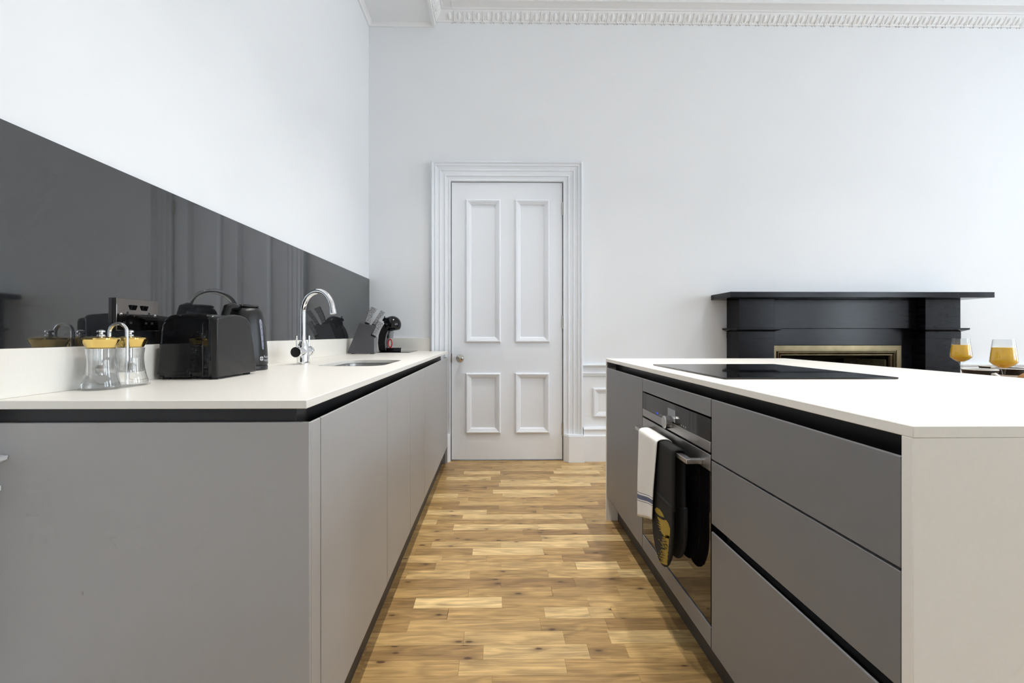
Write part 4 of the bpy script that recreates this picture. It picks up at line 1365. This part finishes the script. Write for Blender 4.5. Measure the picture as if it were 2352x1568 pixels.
# ================================================================== FIREPLACE
fr = empty('fireplace', (2.695, YB - 0.1, 0), 'black slate chimneypiece with a brass-framed hearth on the back wall', 'fireplace')
YW = YB - 0.001
MB().prism([(1.716, YW), (1.716, 3.325), (3.682, 3.325), (3.682, YW)], 'z', 1.271, 1.312).build('mantel_shelf', 'slate', fr, bevel=0.002)
for x0, x1 in ((1.842, 2.113), (3.277, 3.549)):
    pi_ = MB().box(x0, x1, 3.445, YW, 0.0, 1.0215).build('pilaster', 'slate', fr, bevel=0.0015)
    MB().box(x0, x1, 3.445, YW, 1.048, 1.2705).build('pilaster_block', 'slate', pi_, bevel=0.0015)
    z = 1.0215
    c = MB()
    for a, b in (((0.0, z), (0.022, z + 0.010)), ((0.036, z + 0.010), (0.036, z + 0.0265))):
        pass
    lo_, hi_ = 0.004, 0.036
    c.hexa([(x0 - lo_, 3.445 - lo_, z), (x1 + lo_, 3.445 - lo_, z), (x1 + lo_, YW, z), (x0 - lo_, YW, z),
            (x0 - hi_, 3.445 - hi_, z + 0.014), (x1 + hi_, 3.445 - hi_, z + 0.014), (x1 + hi_, YW, z + 0.014), (x0 - hi_, YW, z + 0.014)])
    c.box(x0 - hi_, x1 + hi_, 3.445 - hi_, YW, z + 0.0142, z + 0.0262)
    c.build('capital', 'slate', pi_, bevel=0.001)
    MB().box(x0 - 0.002, x1 + 0.002, 3.443, YW - 0.001, 0.967, 1.0212).build('necking', 'slate', pi_, bevel=0.001)
    MB().box(x0 - 0.02, x1 + 0.02, 3.425, YW, 0.0, 0.16).build('pilaster_foot', 'slate', pi_, bevel=0.002)
MB().box(2.113, 3.277, 3.527, YW, 1.046, 1.2705).build('frieze', 'slate', fr, bevel=0.0015)
mb = wall_with_holes('y', 3.560, YW - 3.560, 2.113, 3.277, 0.0, 1.0455, [(2.175, 3.170, -0.01, 0.910)])
mb.build('lintel', 'slate', fr, bevel=0.0015)
BP = [(0, 0), (0, 0.010), (0.004, 0.014), (0.040, 0.014), (0.042, 0.010), (0.048, 0.010), (0.052, 0.020), (0.060, 0.024), (0.066, 0.018), (0.070, 0.010), (0.074, 0.014), (0.080, 0.016), (0.086, 0.008), (0.092, -0.004), (0.096, -0.03)]
MB().arch_frame(2.150, 3.190, 0.0, 0.916, 3.565, BP).build('brass_frame', 'brass_aged', fr)
# firebox with splayed tiled cheeks
fb = MB()
fb.add([(2.26, 3.60, 0), (2.26, 3.60, 0.80), (2.42, 3.95, 0), (2.42, 3.95, 0.80)], [(0, 2, 3, 1)])
fb.add([(2.42, 3.95, 0), (2.96, 3.95, 0), (2.96, 3.95, 0.80), (2.42, 3.95, 0.80)], [(0, 1, 2, 3)])
fb.add([(2.26, 3.60, 0.83), (3.08, 3.60, 0.83), (2.96, 3.95, 0.79), (2.42, 3.95, 0.79)], [(0, 1, 2, 3)])
fb.add([(3.095, 3.60, 0), (3.095, 3.60, 0.83), (2.96, 3.95, 0), (2.96, 3.95, 0.83)], [(0, 1, 3, 2)])
fb.build('firebox', 'soot', fr, solid=0.01)
for xa, xb in ((3.085, 2.965), (2.255, 2.375)):
    for i in range(5):
        za, zb_ = 0.02 + 0.157 * i, 0.02 + 0.157 * (i + 1) - 0.003
        s = 1 if xa > 2.7 else -1
        MB().hexa([(xa, 3.585, za), (xa + s * 0.01, 3.585, za), (xb + s * 0.01, 3.86, za), (xb, 3.86, za),
                   (xa, 3.585, zb_), (xa + s * 0.01, 3.585, zb_), (xb + s * 0.01, 3.86, zb_), (xb, 3.86, zb_)]).build('hearth_tile', 'fire_tile', fr, bevel=0.002)
box('grate', 2.45, 2.93, 3.66, 3.86, 0.05, 0.22, 'soot', fr, bevel=0.01)
box('hearth_slab', 1.80, 3.59, 3.05, 3.42, 0.0003, 0.02, 'slate', fr, bevel=0.002)

# ================================================================== DINING TABLE
TZ = 0.75
dt = empty('dining_table', (2.42, 1.9, 0), 'wooden dining table behind the island, laid for breakfast', 'table')
box('table_top', 1.86, 2.98, 0.95, 2.75, TZ - 0.03, TZ, 'oak_table', dt, bevel=0.003)
for a in (1.93, 2.85):
    for b in (1.02, 2.62):
        box('leg', a, a + 0.06, b, b + 0.06, 0.0005, TZ - 0.03, 'oak_table', dt, bevel=0.003)
def wine_glass(x, y, label):
    t = empty('wine_glass', (x, y, TZ), label, 'wine glass', 'glasses of orange juice on the table')
    MB().lathe([(0, 0), (0.035, 0), (0.036, 0.0015), (0.020, 0.004), (0.006, 0.009), (0.0042, 0.020), (0.0042, 0.085), (0.006, 0.100), (0.012, 0.1085), (0.030, 0.120),
                (0.0415, 0.132), (0.0425, 0.137), (0.0405, 0.160), (0.0365, 0.195), (0.0325, 0.229), (0.0313, 0.229), (0.0353, 0.195), (0.0393, 0.160), (0.0413, 0.137),
                (0.0400, 0.1325), (0.0290, 0.1215), (0.011, 0.1105), (0, 0.109)], (x, y, TZ), 48).build('bowl_and_stem', 'glass', t, smooth=True)
    MB().lathe([(0, 0.1093), (0.0108, 0.1108), (0.0288, 0.1218), (0.0397, 0.1328), (0.0410, 0.137), (0.0390, 0.160), (0.0350, 0.1952), (0, 0.1952)], (x, y, TZ), 48).build('juice', 'juice', t, smooth=True)
wine_glass(2.388, 2.316, 'stemmed glass of orange juice in front of the black fireplace')
wine_glass(2.108, 1.870, 'stemmed glass of orange juice nearest the right edge of the photo')
def cup(x, y, label, two, handle=None):
    t = empty('cup', (x, y, TZ), label, 'cup', 'black and white breakfast cups on the table')
    h = 0.087
    z_split = 0.055 if two else 0.004
    def pr(z):
        return 0.034 + 0.029 * (min(1, z / h)) ** 0.6
    low = [(0, 0), (0.030, 0), (0.034, 0.003)] + [(pr(z_split * i / 6), max(0.0035, z_split * i / 6)) for i in range(1, 7)]
    if two:
        MB().lathe(low + [(pr(z_split) - 0.003, z_split), (0.030, 0.008), (0, 0.008)], (x, y, TZ), 40).build('lower_bowl', 'cup_white', t, smooth=True)
        MB().lathe([(pr(z_split) - 0.003, z_split)] + [(pr(z_split + (h - z_split) * i / 6) + 0.0002, z_split + (h - z_split) * i / 6) for i in range(7)] + [(pr(h) - 0.0035, h), (pr(z_split) - 0.003, z_split)], (x, y, TZ), 40).build('marbled_band', 'cup_marble', t, smooth=True)
    else:
        MB().lathe([(0, 0), (0.030, 0)] + [(pr(0.002 + (h - 0.006) * i / 8), 0.002 + (h - 0.006) * i / 8) for i in range(9)] + [(pr(h) - 0.0038, h - 0.006), (0.030, 0.010), (0, 0.008)], (x, y, TZ), 40).build('bowl', 'cup_marble', t, smooth=True)
    MB().lathe([(pr(h) - 0.0038, h - 0.004), (pr(h) + 0.0006, h - 0.004), (pr(h) + 0.0008, h - 0.001), (pr(h) - 0.001, h + 0.001), (pr(h) - 0.0036, h - 0.001), (pr(h) - 0.0038, h - 0.004)], (x, y, TZ), 40).build('rim', 'cup_white', t, smooth=True)
    if handle is not None:
        a = R(handle)
        d = (math.cos(a), math.sin(a))
        p = [(x + d[0] * q, y + d[1] * q, TZ + z) for q, z in ((0.060, 0.066), (0.074, 0.069), (0.090, 0.060), (0.092, 0.045), (0.078, 0.028), (0.050, 0.022))]
        MB().tube(p, 0.0062, 12).build('handle', 'cup_white', t, smooth=True)
cup(2.275, 2.120, 'black cup with white rim and white handle, between the two juice glasses', False, handle=-95)
cup(2.585, 2.330, 'plain black cup half hidden behind the right juice glass', False)
cup(2.492, 2.185, 'cup with black marbled band over a white bowl, right of the juice glass', True)
br = MB()
prb = [(0, 0.0005)] + [(0.082 * math.cos(R(a)) ** 0.7, 0.0005 + 0.020 + 0.064 * math.sin(R(a))) for a in (-18, 0, 20, 40, 60, 75)] + [(0, 0.086)]
br.lathe(prb, (2.425, 2.000, TZ), 32)
tag(br.build('bread_roll', 'bread', None, smooth=True), 'rounded brown bread roll at the right edge of the photo, beside the cups', 'bread')

# ================================================================== DOWNLIGHTS
def downlight(x, y, z, cone, gain, label):
    t = empty('downlight', (x, y, z), label, 'downlight', 'recessed ceiling downlights')
    MB().lathe([(0.030, -0.001), (0.034, -0.004), (0.044, -0.004), (0.046, -0.0005), (0.030, -0.0005)], (x, y, z), 28).build('trim_ring', 'chrome', t, smooth=True)
    MB().lathe([(0, -0.0012), (0.0295, -0.0012)], (x, y, z), 24).build('lens', 'lamp_lens', t)
    ld = bpy.data.lights.new('downlight_lamp', 'SPOT')
    ld.energy = DOWNLIGHT_W * gain
    ld.color = DOWNLIGHT_COL
    ld.spot_size = R(cone)
    ld.spot_blend = 1.0
    ld.shadow_soft_size = 0.028
    lo = bpy.data.objects.new('downlight_lamp', ld)
    C.objects.link(lo)
    lo.parent = t
    lo.location = (0, 0, -0.035)
for yy, w_ in ((0.95, 'nearest the camera'), (1.85, 'in the middle of its row'), (2.78, 'nearest the panelled door')):
    downlight(-0.05, yy, ZC, 74, 2.1, 'recessed ceiling downlight above the aisle, ' + w_)
for yy, w_ in ((0.95, 'nearest the camera'), (1.70, 'in the middle of its row'), (2.45, 'nearest the back wall')):
    downlight(0.96, yy, ZC, 84, 1.1, 'recessed ceiling downlight above the island hob, ' + w_)
for yy, w_ in ((0.2, 'nearer the camera'), (1.85, 'nearer the fireplace')):  # unseen row added to brighten the left cabinet fronts and back wall
    downlight(2.75, yy, ZC, 112, 2.1, 'added unseen fill downlight above the dining table, ' + w_)
